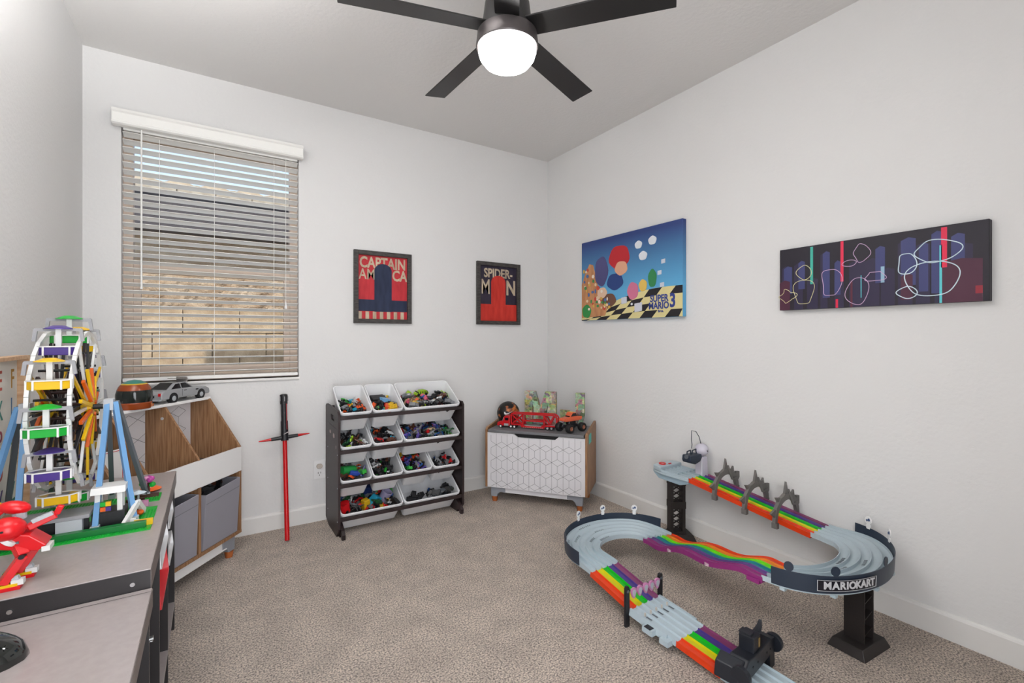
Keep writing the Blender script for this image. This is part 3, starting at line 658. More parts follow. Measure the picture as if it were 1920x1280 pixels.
# ------------------------------------------------------------------ toy chest across the corner
CH = (1.71, 3.008); CA = math.atan2(-.574, .452)
chest = thing('toy_chest', 'white toy chest with cube line pattern, oak sides and grey lid', 'chest', (*CH, 0), CA)
W, DP = .73, .375
ZB, ZT = .108, .508
b = MB(); pz = [(.0, ZB), (DP, ZB), (DP, .56), (DP-.01, .575), (DP-.05, .572), (.02, .545), (0, .53)]
for x0 in (-.012, W-.004):
    MB().prism(pz, x0, x0+.016, 'yz').build('side_panel', M_oak, chest, bev=.002)
b = MB(); hx = .205; hy = .335
b.prism([(.004, ZB), (W-.004, ZB), (W-.004, ZT), (.54, ZT), (.512, .484), (.236, .484), (.205, ZT), (.004, ZT)], .006, .02, 'xz')
fp = b.build('front_panel', M_panelwhite, chest)
MB().box(.2, .545, .022, .03, .47, .515).build('handle_recess', M_blackm, fp)
# isometric cube lines: hexagons .09 wide on a grid, drawn as thin printed strips
b = MB(); hw = .0415; sl_ = hw*.5; ch_ = .0496
def ln(x0, z0, x1, z1):
    if max(x0, x1) > W-.006 or min(x0, x1) < .006 or min(z0, z1) < ZB+.002 or max(z0, z1) > ZT-.004: return
    if max(z0, z1) > .484 and .2 < (x0+x1)/2 < .55: return
    d = Vector((x1-x0, 0, z1-z0)); nrm = Vector((-d.z, 0, d.x)).normalized()*.0009
    b.add([(x0+nrm.x, .0055, z0+nrm.z), (x1+nrm.x, .0055, z1+nrm.z), (x1-nrm.x, .0055, z1-nrm.z), (x0-nrm.x, .0055, z0-nrm.z)], [(0, 1, 2, 3)])
NX = 18; P2 = 2*(ch_+0)  # vertical period
for k_ in range(-1, 7):
    for i in range(NX+1):
        x = .0+hw*i; z0 = ZB+.012+k_*P2*1.0
        if i % 2 == 0:
            for a_ in range(2):
                pass
        # rhombus tops centred on odd columns in even rows, even columns in odd rows
for r_ in range(0, 6):
    zc = ZB+.03+r_*.094
    for i in range(0, 10):
        xc = .032+hw*2*i-(0)
        for (ax, az, bx, bz) in ((-hw, 0, 0, .024), (0, .024, hw, 0), (hw, 0, 0, -.024), (0, -.024, -hw, 0), (0, -.024, 0, -.070)):
            ln(xc+ax, zc+az, xc+bx, zc+bz)
for i in range(0, 9): ln(.032+hw+hw*2*i, ZB+.003, .032+hw+hw*2*i, .482 if .2 < .032+hw+hw*2*i < .55 else ZT-.005)
b.build('line_pattern', M_line, fp)
MB().box(.012, W-.012, -.004, DP-.006, .512, .532).build('lid', mat('grey_lid', '#6f6f72', .5), chest, bev=.003)
MB().box(.004, W-.004, DP-.012, DP-.002, ZB, .53).build('back_panel', M_panelwhite, chest)
MB().box(.004, W-.004, .022, DP-.014, ZB, ZB+.012).build('bottom_panel', M_panelwhite, chest)
MB().box(.11, W-.11, .028, .045, .070, ZB).build('apron', M_panelwhite, chest)
for sx, x in ((1, .02), (-1, W-.02)):
    for y0 in (.022, DP-.06):
        pl_ = [(x, .108), (x+sx*.115, .108), (x+sx*.115, .074), (x+sx*.075, .070), (x+sx*.058, .055), (x+sx*.052, .035), (x+sx*.006, .035)]
        lg = MB().prism(pl_, y0, y0+.036, 'xz').build('leg', M_legpaint, chest, bev=.004)
        MB().cyl((x+sx*.029, y0+.018, .0), (x+sx*.029, y0+.018, .036), .018, .022, 16).build('foot', M_footwood, lg, smooth=True)
MB().box(W+.012, W+.0135, .06, .15, .46, .525).build('label_sticker', M_teal, chest, bev=.0)
b = MB(); text_into(b, 'TOYS', .026, 0, 0, 0, .0005, M=Matrix.Translation((W+.0138, .105, .492)) @ Matrix.Rotation(R(90), 4, 'Z')); 
ZL = .532
def on_chest(x, y, z=ZL):
    c_, s_ = math.cos(CA), math.sin(CA); return (CH[0]+x*c_-y*s_, CH[1]+x*s_+y*c_, z)
# basketball
bk = thing('basketball', 'black and brown patterned ball with a white curved tick mark', 'ball', on_chest(.085, .235, ZL+.088), CA)
mb_ = mat('ball_leather', '#17130f', .45); n = mb_.node_tree; tcn = n.nodes.new('ShaderNodeTexCoord'); nz = n.nodes.new('ShaderNodeTexNoise'); nz.inputs['Scale'].default_value = 14; nz.inputs['Detail'].default_value = 6
rp = n.nodes.new('ShaderNodeValToRGB'); rp.color_ramp.interpolation = 'CONSTANT'; e = rp.color_ramp.elements
e[0].color = lin('#151211'); e[1].position = .56; e[1].color = lin('#8a4a26'); e.new(.60).color = lin('#b5682f'); e.new(.64).color = lin('#5a1414')
n.links.new(tcn.outputs['Object'], nz.inputs['Vector']); n.links.new(nz.outputs[0], rp.inputs[0]); n.links.new(rp.outputs[0], n.nodes['Principled BSDF'].inputs['Base Color'])
MB().ball((0, 0, 0), .088, 32, 20).build('ball_surface', mb_, bk, smooth=True)
cd = Vector((.333, -.943, .0)).normalized(); ax = Vector((0, 0, 1)).cross(cd).normalized()
b = MB(); vv = []
for i in range(15):
    t = i/14
    for (ax0, az0, ax1, az1) in ((-.034, .016, -.040, -.034), (-.026, .018, -.020, -.014)):
        p = (1-t)**2*ax0+2*t*(1-t)*ax1+t*t*.050; q = (1-t)**2*az0+2*t*(1-t)*az1+t*t*.034
        vv.append((cd*.088+ax*p+Vector((0, 0, 1))*(q+.004)).normalized()*.0886)
b.add(vv, [(2*i, 2*i+2, 2*i+3, 2*i+1) for i in range(14)]); b.build('tick_mark', mat('tick_white', '#dcdcdc', .5), bk)
# collage letters
M_coll = mat('comic_collage', '#887766', .5); n = M_coll.node_tree; tcn = n.nodes.new('ShaderNodeTexCoord'); vo = n.nodes.new('ShaderNodeTexVoronoi'); vo.distance = 'CHEBYCHEV'; vo.inputs['Scale'].default_value = 24
hs_ = n.nodes.new('ShaderNodeHueSaturation'); hs_.inputs['Saturation'].default_value = .55; hs_.inputs['Value'].default_value = .5
n.links.new(tcn.outputs['Object'], vo.inputs['Vector']); n.links.new(vo.outputs['Color'], hs_.inputs['Color'])
vo2 = n.nodes.new('ShaderNodeTexVoronoi'); vo2.distance = 'CHEBYCHEV'; vo2.inputs['Scale'].default_value = 75; n.links.new(tcn.outputs['Object'], vo2.inputs['Vector'])
mxx = n.nodes.new('ShaderNodeMix'); mxx.data_type = 'RGBA'; mxx.blend_type = 'MULTIPLY'; mxx.inputs[0].default_value = .8
hs2 = n.nodes.new('ShaderNodeHueSaturation'); hs2.inputs['Saturation'].default_value = .35; hs2.inputs['Value'].default_value = 1.1; n.links.new(vo2.outputs['Color'], hs2.inputs['Color'])
n.links.new(hs_.outputs[0], mxx.inputs[6]); n.links.new(hs2.outputs[0], mxx.inputs[7]); mx3 = n.nodes.new('ShaderNodeMix'); mx3.data_type = 'RGBA'; mx3.blend_type = 'MULTIPLY'; mx3.inputs[0].default_value = 1; mx3.inputs[7].default_value = (1.5, 1.3, .9, 1)
n.links.new(mxx.outputs[2], mx3.inputs[6]); n.links.new(mx3.outputs[2], n.nodes['Principled BSDF'].inputs['Base Color'])
lm = thing('letter_block', 'standing letter M covered in comic collage on the grey lid', 'letter', on_chest(.20, .29), CA)
MB().prism([(0, 0), (.062, 0), (.062, .165), (.1, .0), (.147, 0), (.186, .165), (.186, 0), (.25, 0), (.25, .256), (.165, .256), (.1245, .13), (.085, .256), (0, .256)], 0, .035).build('letter_body', M_coll, lm)
lj = thing('letter_block', 'standing letter J covered in comic collage on the grey lid', 'letter', on_chest(.478, .30), CA)
J = [(0, .12), (.07, .12), (.07, .09), (.078, .07), (.095, .062), (.112, .07), (.12, .09), (.12, .253), (.187, .253), (.187, .08), (.175, .035), (.145, .008), (.1, 0), (.05, .006), (.02, .03), (.004, .07)]
MB().prism(J, 0, .035).build('letter_body', M_coll, lj)

def wheel(x, y, z, r, wd, parent, hub=M_white, tire=M_blackm, s_=-1, n=16, name='wheel'):
    o = MB().cyl((x, y, z), (x, y+s_*wd, z), r, n=n).build(name, tire, parent, smooth=True)
    MB().cyl((x, y+s_*wd, z), (x, y+s_*(wd+.001), z), r*.58, r*.5, n).build('hubcap', hub, o, smooth=True)
    return o
# red car-carrier truck (front of the truck towards local -x)
tr = thing('toy_truck', 'red toy car-carrier truck with open two-deck trailer on the chest', 'toy truck', on_chest(.050, .082, ZL), CA+.03)
M_tred = mat('truck_red', '#b8141c', .3); M_tgrey = mat('truck_grey', '#9a9ca0', .4)
b = MB(); b.prism([(0, .014), (0, .034), (.006, .042), (.042, .05), (.05, .078), (.062, .092), (.10, .092), (.10, .014)], 0, .062); b.build('cab', M_tred, tr, bev=.004)
MB().box(-.003, .001, .01, .052, .018, .04).build('grille', M_chrome, tr)
MB().prism([(.0405, .052), (.048, .077), (.062, .088), (.062, .086), (.05, .075), (.043, .052)], .006, .056).build('windscreen', M_white, tr)
MB().box(.055, .09, -.004, .0, .016, .034).build('fuel_tank', M_tgrey, tr, bev=.002)
MB().box(.062, .088, -.001, .063, .056, .076).build('side_window', M_tintglass, tr)
MB().box(.098, .15, .008, .054, .018, .028).build('chassis', M_black, tr)
for x in (.028, .108, .135):
    wheel(x, .004, .0125, .0125, .006, tr, M_white, M_blackm, -1); wheel(x, .058, .0125, .0125, .006, tr, M_white, M_blackm, 1)
for y0 in (0, .058):
    b = MB(); p = lambda x, z: (x, y0+.003, z)
    for (a_, c_) in (((.112, .03), (.112, .11)), ((.112, .11), (.43, .11)), ((.112, .03), (.2, .03)), ((.43, .11), (.455, .092)), ((.455, .092), (.455, .022)), ((.2, .03), (.2, .11)), ((.2, .062), (.36, .062)), ((.36, .022), (.36, .11)),
                     ((.118, .035), (.195, .10)), ((.195, .035), (.118, .10)), ((.36, .108), (.40, .04)), ((.40, .04), (.43, .10)), ((.36, .03), (.455, .03))):
        b.bar(p(*a_), p(*c_), .0095, .011, (0, 1, 0))
    b.build('side_frame', M_tred, tr)
    MB().prism([(.19, .010), (.36, .010), (.37, .03), (.345, .034), (.335, .022), (.22, .022), (.20, .034), (.18, .03)], y0, y0+.006).build('lower_skirt', M_tred, tr)
    b = MB()
    for i in range(11): b.box(.202+i*.014, .209+i*.014, y0-.0006, y0+.0066, .0125, .0145)
    b.build('dash_mark', M_white, tr)
for y in (.002, .054):
    for x in (.385, .415): wheel(x, y+(.002 if y < .03 else .0), .0135, .0135, .006, tr, M_tgrey, M_blackm, -1 if y < .03 else 1)
MB().box(.12, .43, .006, .056, .102, .106).build('upper_deck', M_tgrey, tr)
MB().prism([(.2, .022), (.36, .022), (.455, .035), (.455, .038), (.36, .026), (.2, .026)], .006, .056).build('lower_deck', M_tgrey, tr)
MB().prism([(.22, .062), (.36, .045), (.36, .049), (.22, .066)], .006, .056).build('ramp', M_tgrey, tr)
# orange monster truck
mt = thing('monster_truck', 'orange toy monster truck with big black tyres on the chest', 'toy truck', on_chest(.60, .125, ZL), CA+PI+1.0)
M_org = mat('monster_orange', '#cf5a35', .35); M_yel = mat('monster_yellow', '#d8a52a', .35)
b = MB(); b.M = Matrix.Translation((0,0,.024)); b.prism([(-.085, .058), (-.09, .078), (-.03, .084), (.03, .082), (.085, .076), (.092, .058), (.07, .052), (-.06, .052)], -.03, .03); b.build('body', M_org, mt, bev=.004)
b = MB(); b.M = Matrix.Translation((0,0,.024)); b.prism([(-.045, .080), (-.028, .110), (.010, .113), (.036, .080)], -.028, .028); b.build('cabin', M_org, mt, bev=.005); MB().box(-.018, .008, -.02, .02, .1365, .1382).build('yellow_roof_patch', M_yel, mt)
b = MB(); b.M = Matrix.Translation((0,0,.024)); b.prism([(-.036, .086), (-.024, .106), (.008, .108), (.027, .086)], -.0285, .0285); b.prism([(.014, .102), (.036, .083), (.034, .082), (.012, .1)], -.022, .022); b.build('windows', M_tintglass, mt)
MB().box(-.084, -.04, -.024, .024, .1075, .1095).build('truck_bed', M_blackm, mt)
b = MB(); b.box(-.06, .06, -.012, .012, .034, .05); b.box(-.03, .03, -.02, .02, .05, .078)
for x in (-.062, .062): b.cyl((x, -.05, .032), (x, .05, .032), .006, n=8)
b.build('chassis', M_black, mt)
for x in (-.062, .062):
    for s_ in (-1, 1):
        wb = MB().lathe([(.014, -.018), (.026, -.02), (.031, -.014), (.032, 0), (.031, .014), (.026, .02), (.014, .018)], 18)
        wo = wb.build('wheel', M_blackm, mt, smooth=True); wo.location = (x, s_*.052, .032); wo.rotation_euler = (R(90), 0, 0)
        MB().lathe([(0, .012*-s_), (.012, .013*-s_), (.015, .018*-s_), (.013, .019*-s_)], 14).build('hubcap', mat('copper_hub', '#9a6048', .35), wo, smooth=True)
        MB().cyl((x*.9, s_*.03, .034), (x*.55, s_*.022, .08), .004, n=8).build('shock_absorber', M_dgrey, mt)

# ------------------------------------------------------------------ cubby cabinet across the left corner
CU = (-.318, 2.448); CUA = math.atan2(.785, .62)
cub = thing('cubby_cabinet', 'oak and white cubby cabinet with slanted sides standing across the window corner', 'cabinet', (*CU, 0), CUA)
CW, CD = .75, .305
pz = [(0, .115), (0, .594), (.19, .868), (CD, .868), (CD, .115)]
MB().prism(pz, CW-.016, CW, 'yz').build('side_panel', M_oak, cub, bev=.0015)
MB().prism(pz, 0, .016, 'yz').build('side_panel', M_oak, cub, bev=.0015)
for x in (CW-.302, CW-.592):
    MB().prism([(.006, .47), (.006, .594), (.19, .856), (CD-.01, .856), (CD-.01, .47)], x-.006, x+.006, 'yz').build('divider', M_oak, cub)
    MB().box(x-.008, x+.008, .004, CD-.01, .131, .46).build('lower_divider', M_oak, cub)
MB().box(.0, CW, .186, CD, .858, .872).build('top_board', M_white, cub, bev=.0015)
MB().box(.016, CW-.003, -.002, .012, .462, .594).build('front_board', M_white, cub, bev=.001)
MB().box(.016, CW-.016, .012, CD-.01, .455, .468).build('shelf', M_white, cub)
MB().box(.0, CW, -.001, CD-.002, .115, .131).build('base_board', M_oak, cub, bev=.001)
bp_ = MB().box(.016, CW-.016, CD-.01, CD, .131, .858).build('back_panel', M_panelwhite, cub)
b = MB(); hw2 = .05
for r_ in range(0, 5):
    zc = .50+r_*.1
    for i in range(8):
        xc = .05+hw2*2*i-(0)
        for (ax, az, bx, bz) in ((-hw2, 0, 0, .028), (0, .028, hw2, 0), (hw2, 0, 0, -.028), (0, -.028, -hw2, 0), (0, -.028, 0, -.072)):
            xa, za, xb, zb = xc+ax, zc+az, xc+bx, zc+bz
            if min(xa, xb) < .018 or max(xa, xb) > CW-.018 or max(za, zb) > .855 or min(za, zb) < .47: continue
            dv = Vector((xb-xa, 0, zb-za)); nv = Vector((-dv.z, 0, dv.x)).normalized()*.0009
            b.add([(xa+nv.x, CD-.0105, za+nv.z), (xb+nv.x, CD-.0105, zb+nv.z), (xb-nv.x, CD-.0105, zb-nv.z), (xa-nv.x, CD-.0105, za-nv.z)], [(0, 1, 2, 3)])
b.build('line_pattern', M_line, bp_)
MB().box(.10, CW-.09, .018, .032, .06, .115).build('apron', M_white, cub)
for sx, x in ((1, .02), (-1, CW-.03)):
    for y0 in (.015, CD-.06):
        pl_ = [(x, .115), (x+sx*.1, .115), (x+sx*.1, .07), (x+sx*.065, .066), (x+sx*.05, .035), (x+sx*.004, .035)]
        lg = MB().prism(pl_, y0, y0+.036, 'xz').build('leg', M_legpaint, cub, bev=.004)
        MB().cyl((x+sx*.027, y0+.018, .0), (x+sx*.027, y0+.018, .036), .018, .023, 16).build('foot', M_footwood, lg, smooth=True)
MB().cyl((CW-.309, .20, .80), (CW-.313, .20, .80), .007, n=12).build('cam_cover', M_lgrey, cub)
def on_cub(x, y, z):
    c_, s_ = math.cos(CUA), math.sin(CUA); return (CU[0]+x*c_-y*s_, CU[1]+x*s_+y*c_, z)
def fabric_bin(x0, x1, label, tagx=None, lean=.0):
    t = thing('fabric_bin', label, 'bin', on_cub(x0, 0, .132), CUA, 'grey fabric bins in the cubby cabinet'); w_ = x1-x0; b = MB(); h_ = .30
    y0 = -lean; out = [(0, .0), (w_, .0), (w_, .27), (0, .27)]
    top_o = [(.004, y0-.004), (w_-.004, y0+.002), (w_-.004, .26), (.004, .26)]; top_i = [(.009, y0+.001), (w_-.009, y0+.007), (w_-.009, .255), (.009, .255)]
    bot = [(.006, .006), (w_-.006, .006), (w_-.006, .26), (.006, .26)]; bi = [(.011, .011), (w_-.011, .011), (w_-.011, .255), (.011, .255)]
    zt = [.282, .300, .300, .285]
    b.add([(p[0], p[1], 0) for p in bot]+[(p[0], p[1], zt[i]) for i, p in enumerate(top_o)]+[(p[0], p[1], zt[i]) for i, p in enumerate(top_i)]+[(p[0], p[1], .004) for p in bi],
          [(0, 1, 2, 3)]+[(i, (i+1) % 4, 4+(i+1) % 4, 4+i) for i in range(4)]+[(4+i, 4+(i+1) % 4, 8+(i+1) % 4, 8+i) for i in range(4)]+[(8+i, 8+(i+1) % 4, 12+(i+1) % 4, 12+i) for i in range(4)]+[(12, 13, 14, 15)])
    b.build('cloth_body', M_fabric, t, bev=.002)
    MB().add([(.006, y0*.83-.0045, .235), (w_-.006, y0*.83+.0005, .25), (w_-.006, y0*.83+.001, .252), (.006, y0*.83-.004, .237)], [(0, 1, 2, 3)]).build('hem_stitch', mat('grey_thread', '#6a6970', .9), t)
    if tagx is not None: MB().box(tagx, tagx+.03, y0*.55-.006, y0*.55-.003, .185, .215).build('teal_tag', M_teal, t)
    return t
fabric_bin(CW-.288, CW-.020, 'grey fabric bin at the right end of the cubby cabinet, filled with dark toys', None, .012)
fabric_bin(CW-.58, CW-.314, 'grey fabric bin with a small teal tag in the middle of the cubby cabinet', .03, .006)
fabric_bin(.022, CW-.602, 'narrow grey fabric bin hidden at the left end of the cubby cabinet')
for i in range(9):
    toy(rnd.choice(['robot', 'brick', 'car', 'figure']), ['black', 'black', 'red', 'black', 'grey', 'red', 'black', 'brown', 'black'][i], on_cub(CW-.26+.026*i, .06+.04*(i % 3), .405), (rnd.uniform(-.5, .5), rnd.uniform(-.5, .5), rnd.uniform(0, 6)), .06, ('left front','middle front','right front','left back','middle back','right back')[i//3+3*(i % 3 == 2)]+' in the right fabric bin', 'in the right fabric bin')
b = MB(); b.prism([(0, 0), (.14, 0), (.155, .03), (.14, .055), (.09, .07), (.04, .062), (0, .04)], 0, .14); o = b.build('cloth_bag', bump(mat('olive_cloth', '#5e6b2a', .8), 60, .5, .01), None, bev=.018, seg=3, label='crumpled olive green bag in the middle cubby', cat='bag'); o.location = on_cub(CW-.555, .06, .469); o.rotation_euler = (0, 0, CUA+.1)
o = MB().tube([(0, 0, .0), (.03, .03, .04), (.07, .04, .045), (.10, .02, .02)], .006, 6).build('hair_band', mat('yellow_band', '#c9b820', .6), None, label='yellow and purple cloth strap beside the olive bag', cat='strap'); o.location = on_cub(CW-.58, .035, .474); o.rotation_euler = (0, 0, CUA)
o = MB().box(0, .15, 0, .1, 0, .085).build('electronics_box', M_blackm, None, bev=.004, label='small black box in the right cubby', cat='box'); o.location = on_cub(CW-.26, .10, .469); o.rotation_euler = (0, 0, CUA)
cdp = thing('sign_card', 'white card with a thin red border standing in the left cubby', 'card', on_cub(.022, .10, .469), CUA)
MB().prism(rrect(.055, .13, .11, .26, .015), 0, .004).build('card', M_white, cdp)
b = MB(); rr_ = rrect(.055, .13, .098, .248, .012); b.tube([(p[0], -.0005, p[1]) for p in rr_+[rr_[0]]], .0015, 5); b.build('border_line', mat('red_ink', '#c0303a', .6), cdp)
# silver brick-built car
sc = thing('model_car', 'silver grey model coupe with an open roof panel on the cubby top', 'model car', on_cub(.425, .245, .872), CUA+.02)
M_silver = mat('model_silver', '#9b9c9e', .35, .1)
b = MB()
prof_l = [(0, .02), (-.004, .05), (.01, .062), (.07, .066), (.13, .068), (.30, .062), (.325, .05), (.33, .03), (.325, .02)]
b.prism(prof_l, -.057, .057); b.build('body', M_silver, sc, bev=.006, seg=3)
b = MB(); v_ = []
for s_ in (-1, 1):
    v_ += [(.035, s_*.052, .064), (.095, s_*.04, .098), (.165, s_*.04, .10), (.215, s_*.052, .066)]
b.add(v_, [(0, 1, 5, 4), (1, 2, 6, 5), (2, 3, 7, 6), (0, 3, 2, 1), (4, 5, 6, 7), (0, 4, 7, 3)]); b.build('cabin', M_silver, sc, bev=.003)
b = MB()
for s_ in (-1, 1):
    b.add([(.062, s_*.0525, .069), (.098, s_*.0435, .092), (.125, s_*.0435, .094), (.125, s_*.0525, .069)], [(0, 1, 2, 3)])
    b.add([(.132, s_*.0525, .069), (.132, s_*.0435, .094), (.163, s_*.0435, .095), (.2, s_*.0525, .069)], [(0, 1, 2, 3)])
b.add([(.040, -.044, .0685), (.093, -.034, .0985), (.093, .034, .0985), (.040, .044, .0685)], [(0, 1, 2, 3)])
b.add([(.170, -.036, .0995), (.213, -.046, .0695), (.213, .046, .0695), (.170, .036, .0995)], [(0, 1, 2, 3)])
b.build('windows', M_tintglass, sc)
o = MB().box(0, .075, -.028, .028, 0, .003).build('roof_panel', mat('model_panel', '#8a8480', .4), sc, bev=.001); o.location = (.125, -.005, .118); o.rotation_euler = (0, R(6), 0)
o = MB().box(.19, .197, -.03, .028, .096, .122).build('raised_hatch', mat('model_panel', '#8a8480', .4), sc)
for x in (.072, .262):
    for s_ in (-1, 1):
        MB().cyl((x, s_*.040, .024), (x, s_*.0585, .024), .0275, n=18).build('wheel_arch', M_blackm, sc, smooth=True)
        wheel(x, s_*.042, .022, .0225, .018, sc, M_lgrey, M_black, s_, 20)
MB().box(-.006, -.003, -.018, .018, .032, .043).build('number_plate', M_tintglass, sc)
for s_ in (-1, 1): MB().box(-.006, .002, s_*.046-.006, s_*.046+.006, .040, .054).build('tail_light', M_red, sc)
MB().box(-.012, .0, -.054, .054, .016, .024).build('bumper', M_lgrey, sc, bev=.003)
for s_ in (-1, 1):
    b = MB(); b.box(.129, .130, s_*.0575-.0004, s_*.0575+.0004, .028, .064); b.box(.14, .158, s_*.058-.0006, s_*.058+.0006, .055, .058); b.build('door_line', M_tintglass, sc)
    MB().box(.222, .24, s_*.058-.0006, s_*.058+.0006, .05, .056).build('side_vent', M_tintglass, sc)
# helmet
hm = thing('toy_helmet', 'small orange racing helmet with dark visor and teal stripe beside the model car', 'helmet', on_cub(.30, .215, .872), CUA)
hm.scale = (.85, .85, .92)
M_horange = mat('helmet_orange', '#8e3f18', .25)
b = MB(); b.lathe([(.074, 0), (.078, .006), (.082, .03), (.079, .034), (.0, .034)], 32); b.build('chin_bar', M_horange, hm, smooth=True)
b = MB(); b.lathe([(.079, .034), (.083, .055), (.082, .078), (.077, .095)], 32); b.build('visor', mat('helmet_visor', '#1c211f', .08), hm, smooth=True)
b = MB(); b.lathe([(.077, .095), (.070, .112), (.060, .124)], 32); b.build('orange_band', M_horange, hm, smooth=True)
b = MB(); b.lathe([(.060, .124), (.054, .129)], 32); b.build('yellow_band', mat('helmet_yellow', '#c9a82a', .3), hm, smooth=True)
b = MB(); b.lathe([(.054, .129), (.03, .142), (0, .147)], 32); b.build('crown', mat('helmet_teal', '#2c7a70', .3), hm, smooth=True)
b = MB(); vr = Vector((.3, -.95, 0)); text_into(b, 'Star', .028, 0, 0, 0, .0006, M=Matrix.Translation((.035, -.0765, .016)) @ Matrix.Rotation(R(24), 4, 'Z')); b.build('lettering', mat('helmet_script', '#c9743a', .4), hm)

# ------------------------------------------------------------------ desk / play tables along the left wall
DX0, DX1 = X0+.004, -.121
dk = thing('play_table', 'taupe topped dark play table under the toy ferris wheel, farther of two', 'table', (0, 0, 0))
DZ = .65; DY0, DY1 = 1.423, 2.405
MB().box(DX0, DX1, DY0, DY1, DZ-.018, DZ).build('tabletop', M_desk, dk, bev=.0015)
MB().box(DX0, DX1, DY0-.002, DY0, DZ-.10, DZ-.0025).build('front_apron', M_deskdark, dk)
MB().box(DX1, DX1+.0015, DY0-.002, DY1, DZ-.05, DZ-.002).build('side_apron', M_deskside, dk)
for y in (DY0+.004, 1.705, 2.03, DY1-.02): MB().box(DX0+.02, DX1-.004, y, y+.015, .0, DZ-.018).build('upright_panel', M_deskdark, dk)
MB().box(DX0+.02, DX1-.004, DY0+.02, DY1-.02, .10, .115).build('lower_shelf', M_desk, dk)
MB().box(DX0, DX0+.015, DY0+.02, DY1-.02, .115, DZ-.018).build('back_panel', M_deskdark, dk)
for y in (1.60, 1.93, 2.24):
    pass
for x in (-.155, -.36): MB().cyl((x, DY0-.002, DZ-.028), (x, DY0-.005, DZ-.028), .005, n=10).build('bolt_head', M_chrome, dk)
for (y, z) in ((DY0+.012, .47), (DY0+.012, .26)): MB().cyl((DX1-.004, y, z), (DX1+.003, y, z), .005, n=10).build('bolt_head', M_chrome, dk)
def side_bin(y0, y1, z0, label, m, L, name='storage_tray'):
    t = thing(name, label, 'bin', (DX1-.012, y0, z0), 0, 'bins under the play table'); t.rotation_euler = (0, R(-6), 0)
    w_ = y1-y0; dp = .10
    rr0 = rrect(L/2, w_/2, L, w_, .012, 3); rr1 = rrect(L/2, w_/2, L-.022, w_-.04, .01, 3); ri = rrect(L/2, w_/2, L-.016, w_-.016, .008, 3); n = len(rr0)
    rev = lambda r_, x: [(x, p[1], p[0]) for p in r_]
    vs_ = rev(rr0, .012)+rev(rr0, .0)+rev(rr1, -dp)+rev(rr1, -dp+.004)+rev(ri, .012)
    fs = [(k_*n+i, k_*n+(i+1) % n, (k_+1)*n+(i+1) % n, (k_+1)*n+i) for k_ in range(4) for i in range(n)]+[(4*n+i, 4*n+(i+1) % n, (i+1) % n, i) for i in range(n)]+[tuple(range(2*n, 3*n)), tuple(range(3*n, 4*n))]
    MB().add(vs_, fs).build('tray_body', m, t, smooth=True)
side_bin(2.05, 2.27, .525, 'white tray under the play table, farthest and topmost of the three', M_bin, .058)
side_bin(1.73, 2.01, .515, 'white tray under the play table, the long one above the red tray', M_bin, .062)
side_bin(2.05, 2.27, .395, 'white tray under the play table, lowest of the three near the cubby', M_bin, .058)
side_bin(1.73, 2.03, .395, 'red tray under the play table below the long white tray', mat('tray_red', '#cf3a40', .4), .105)
dk2 = thing('play_table', 'taupe topped dark play table in the lower left corner, nearer and lower of two', 'table', (0, 0, 0))
NZ = .605; NY0 = .42; NY1 = DY0-.005
MB().box(DX0, -.118, NY0, NY1, NZ-.016, NZ).build('tabletop', M_desk, dk2, bev=.0012)
MB().box(-.118, -.1165, NY0, NY1, NZ-.045, NZ-.002).build('side_apron', M_deskside, dk2)
for y in (NY0+.02, .95, NY1-.02): MB().box(DX0+.02, -.122, y, y+.015, 0, NZ-.016).build('upright_panel', M_deskdark, dk2)
MB().box(DX0+.02, -.122, NY0+.02, NY1-.02, .05, .065).build('lower_shelf', M_deskdark, dk2)
MB().add([(DX0, NY1-.0215, NZ+.0003), (-.119, NY1-.0215, NZ+.0003), (-.119, NY1-.0195, NZ+.0003), (DX0, NY1-.0195, NZ+.0003)], [(0, 1, 2, 3)]).build('edge_groove', M_deskdark, dk2)
for (y, z) in ((NY1-.012, .49), (NY1-.012, .30)): MB().cyl((-.122, y, z), (-.114, y, z), .006, n=10).build('bolt_head', M_chrome, dk2)
# glossy black bodied toy at the lower left edge
gb = thing('toy_car', 'glossy black domed toy car shell with a lime sticker at the lower left edge', 'toy car', (-.40, 1.255, NZ), R(-8))
b = MB(); prof = [(0, 0), (.0, .0)]
N1, N2 = 16, 12; vs_ = []
for i in range(N1+1):
    u = i/N1; x = -.09+.20*u; hgt = .060*math.sqrt(max(0, 1-((u-.34)/.665)**2))+.004; wd = .060*math.sqrt(max(0, 1-((u-.40)/.605)**2))+.003
    for j in range(N2+1):
        a = PI*j/N2; vs_.append((x, wd*math.cos(a), hgt*math.sin(a)**.8 if 0 < j < N2 else 0))
b.add(vs_, [(i*(N2+1)+j, i*(N2+1)+j+1, (i+1)*(N2+1)+j+1, (i+1)*(N2+1)+j) for i in range(N1) for j in range(N2)]+[tuple(range(N2+1)), tuple(range(N1*(N2+1), (N1+1)*(N2+1)))])
b.build('shell', mat('gloss_black', '#101413', .06, coat=1), gb, smooth=True)
def shell_pt(u, a, off=.0):
    hgt = .060*math.sqrt(max(0, 1-((u-.34)/.665)**2))+.004+off; wd = .060*math.sqrt(max(0, 1-((u-.40)/.605)**2))+.003+off
    return (-.09+.20*u, wd*math.cos(a), hgt*math.sin(a)**.8)
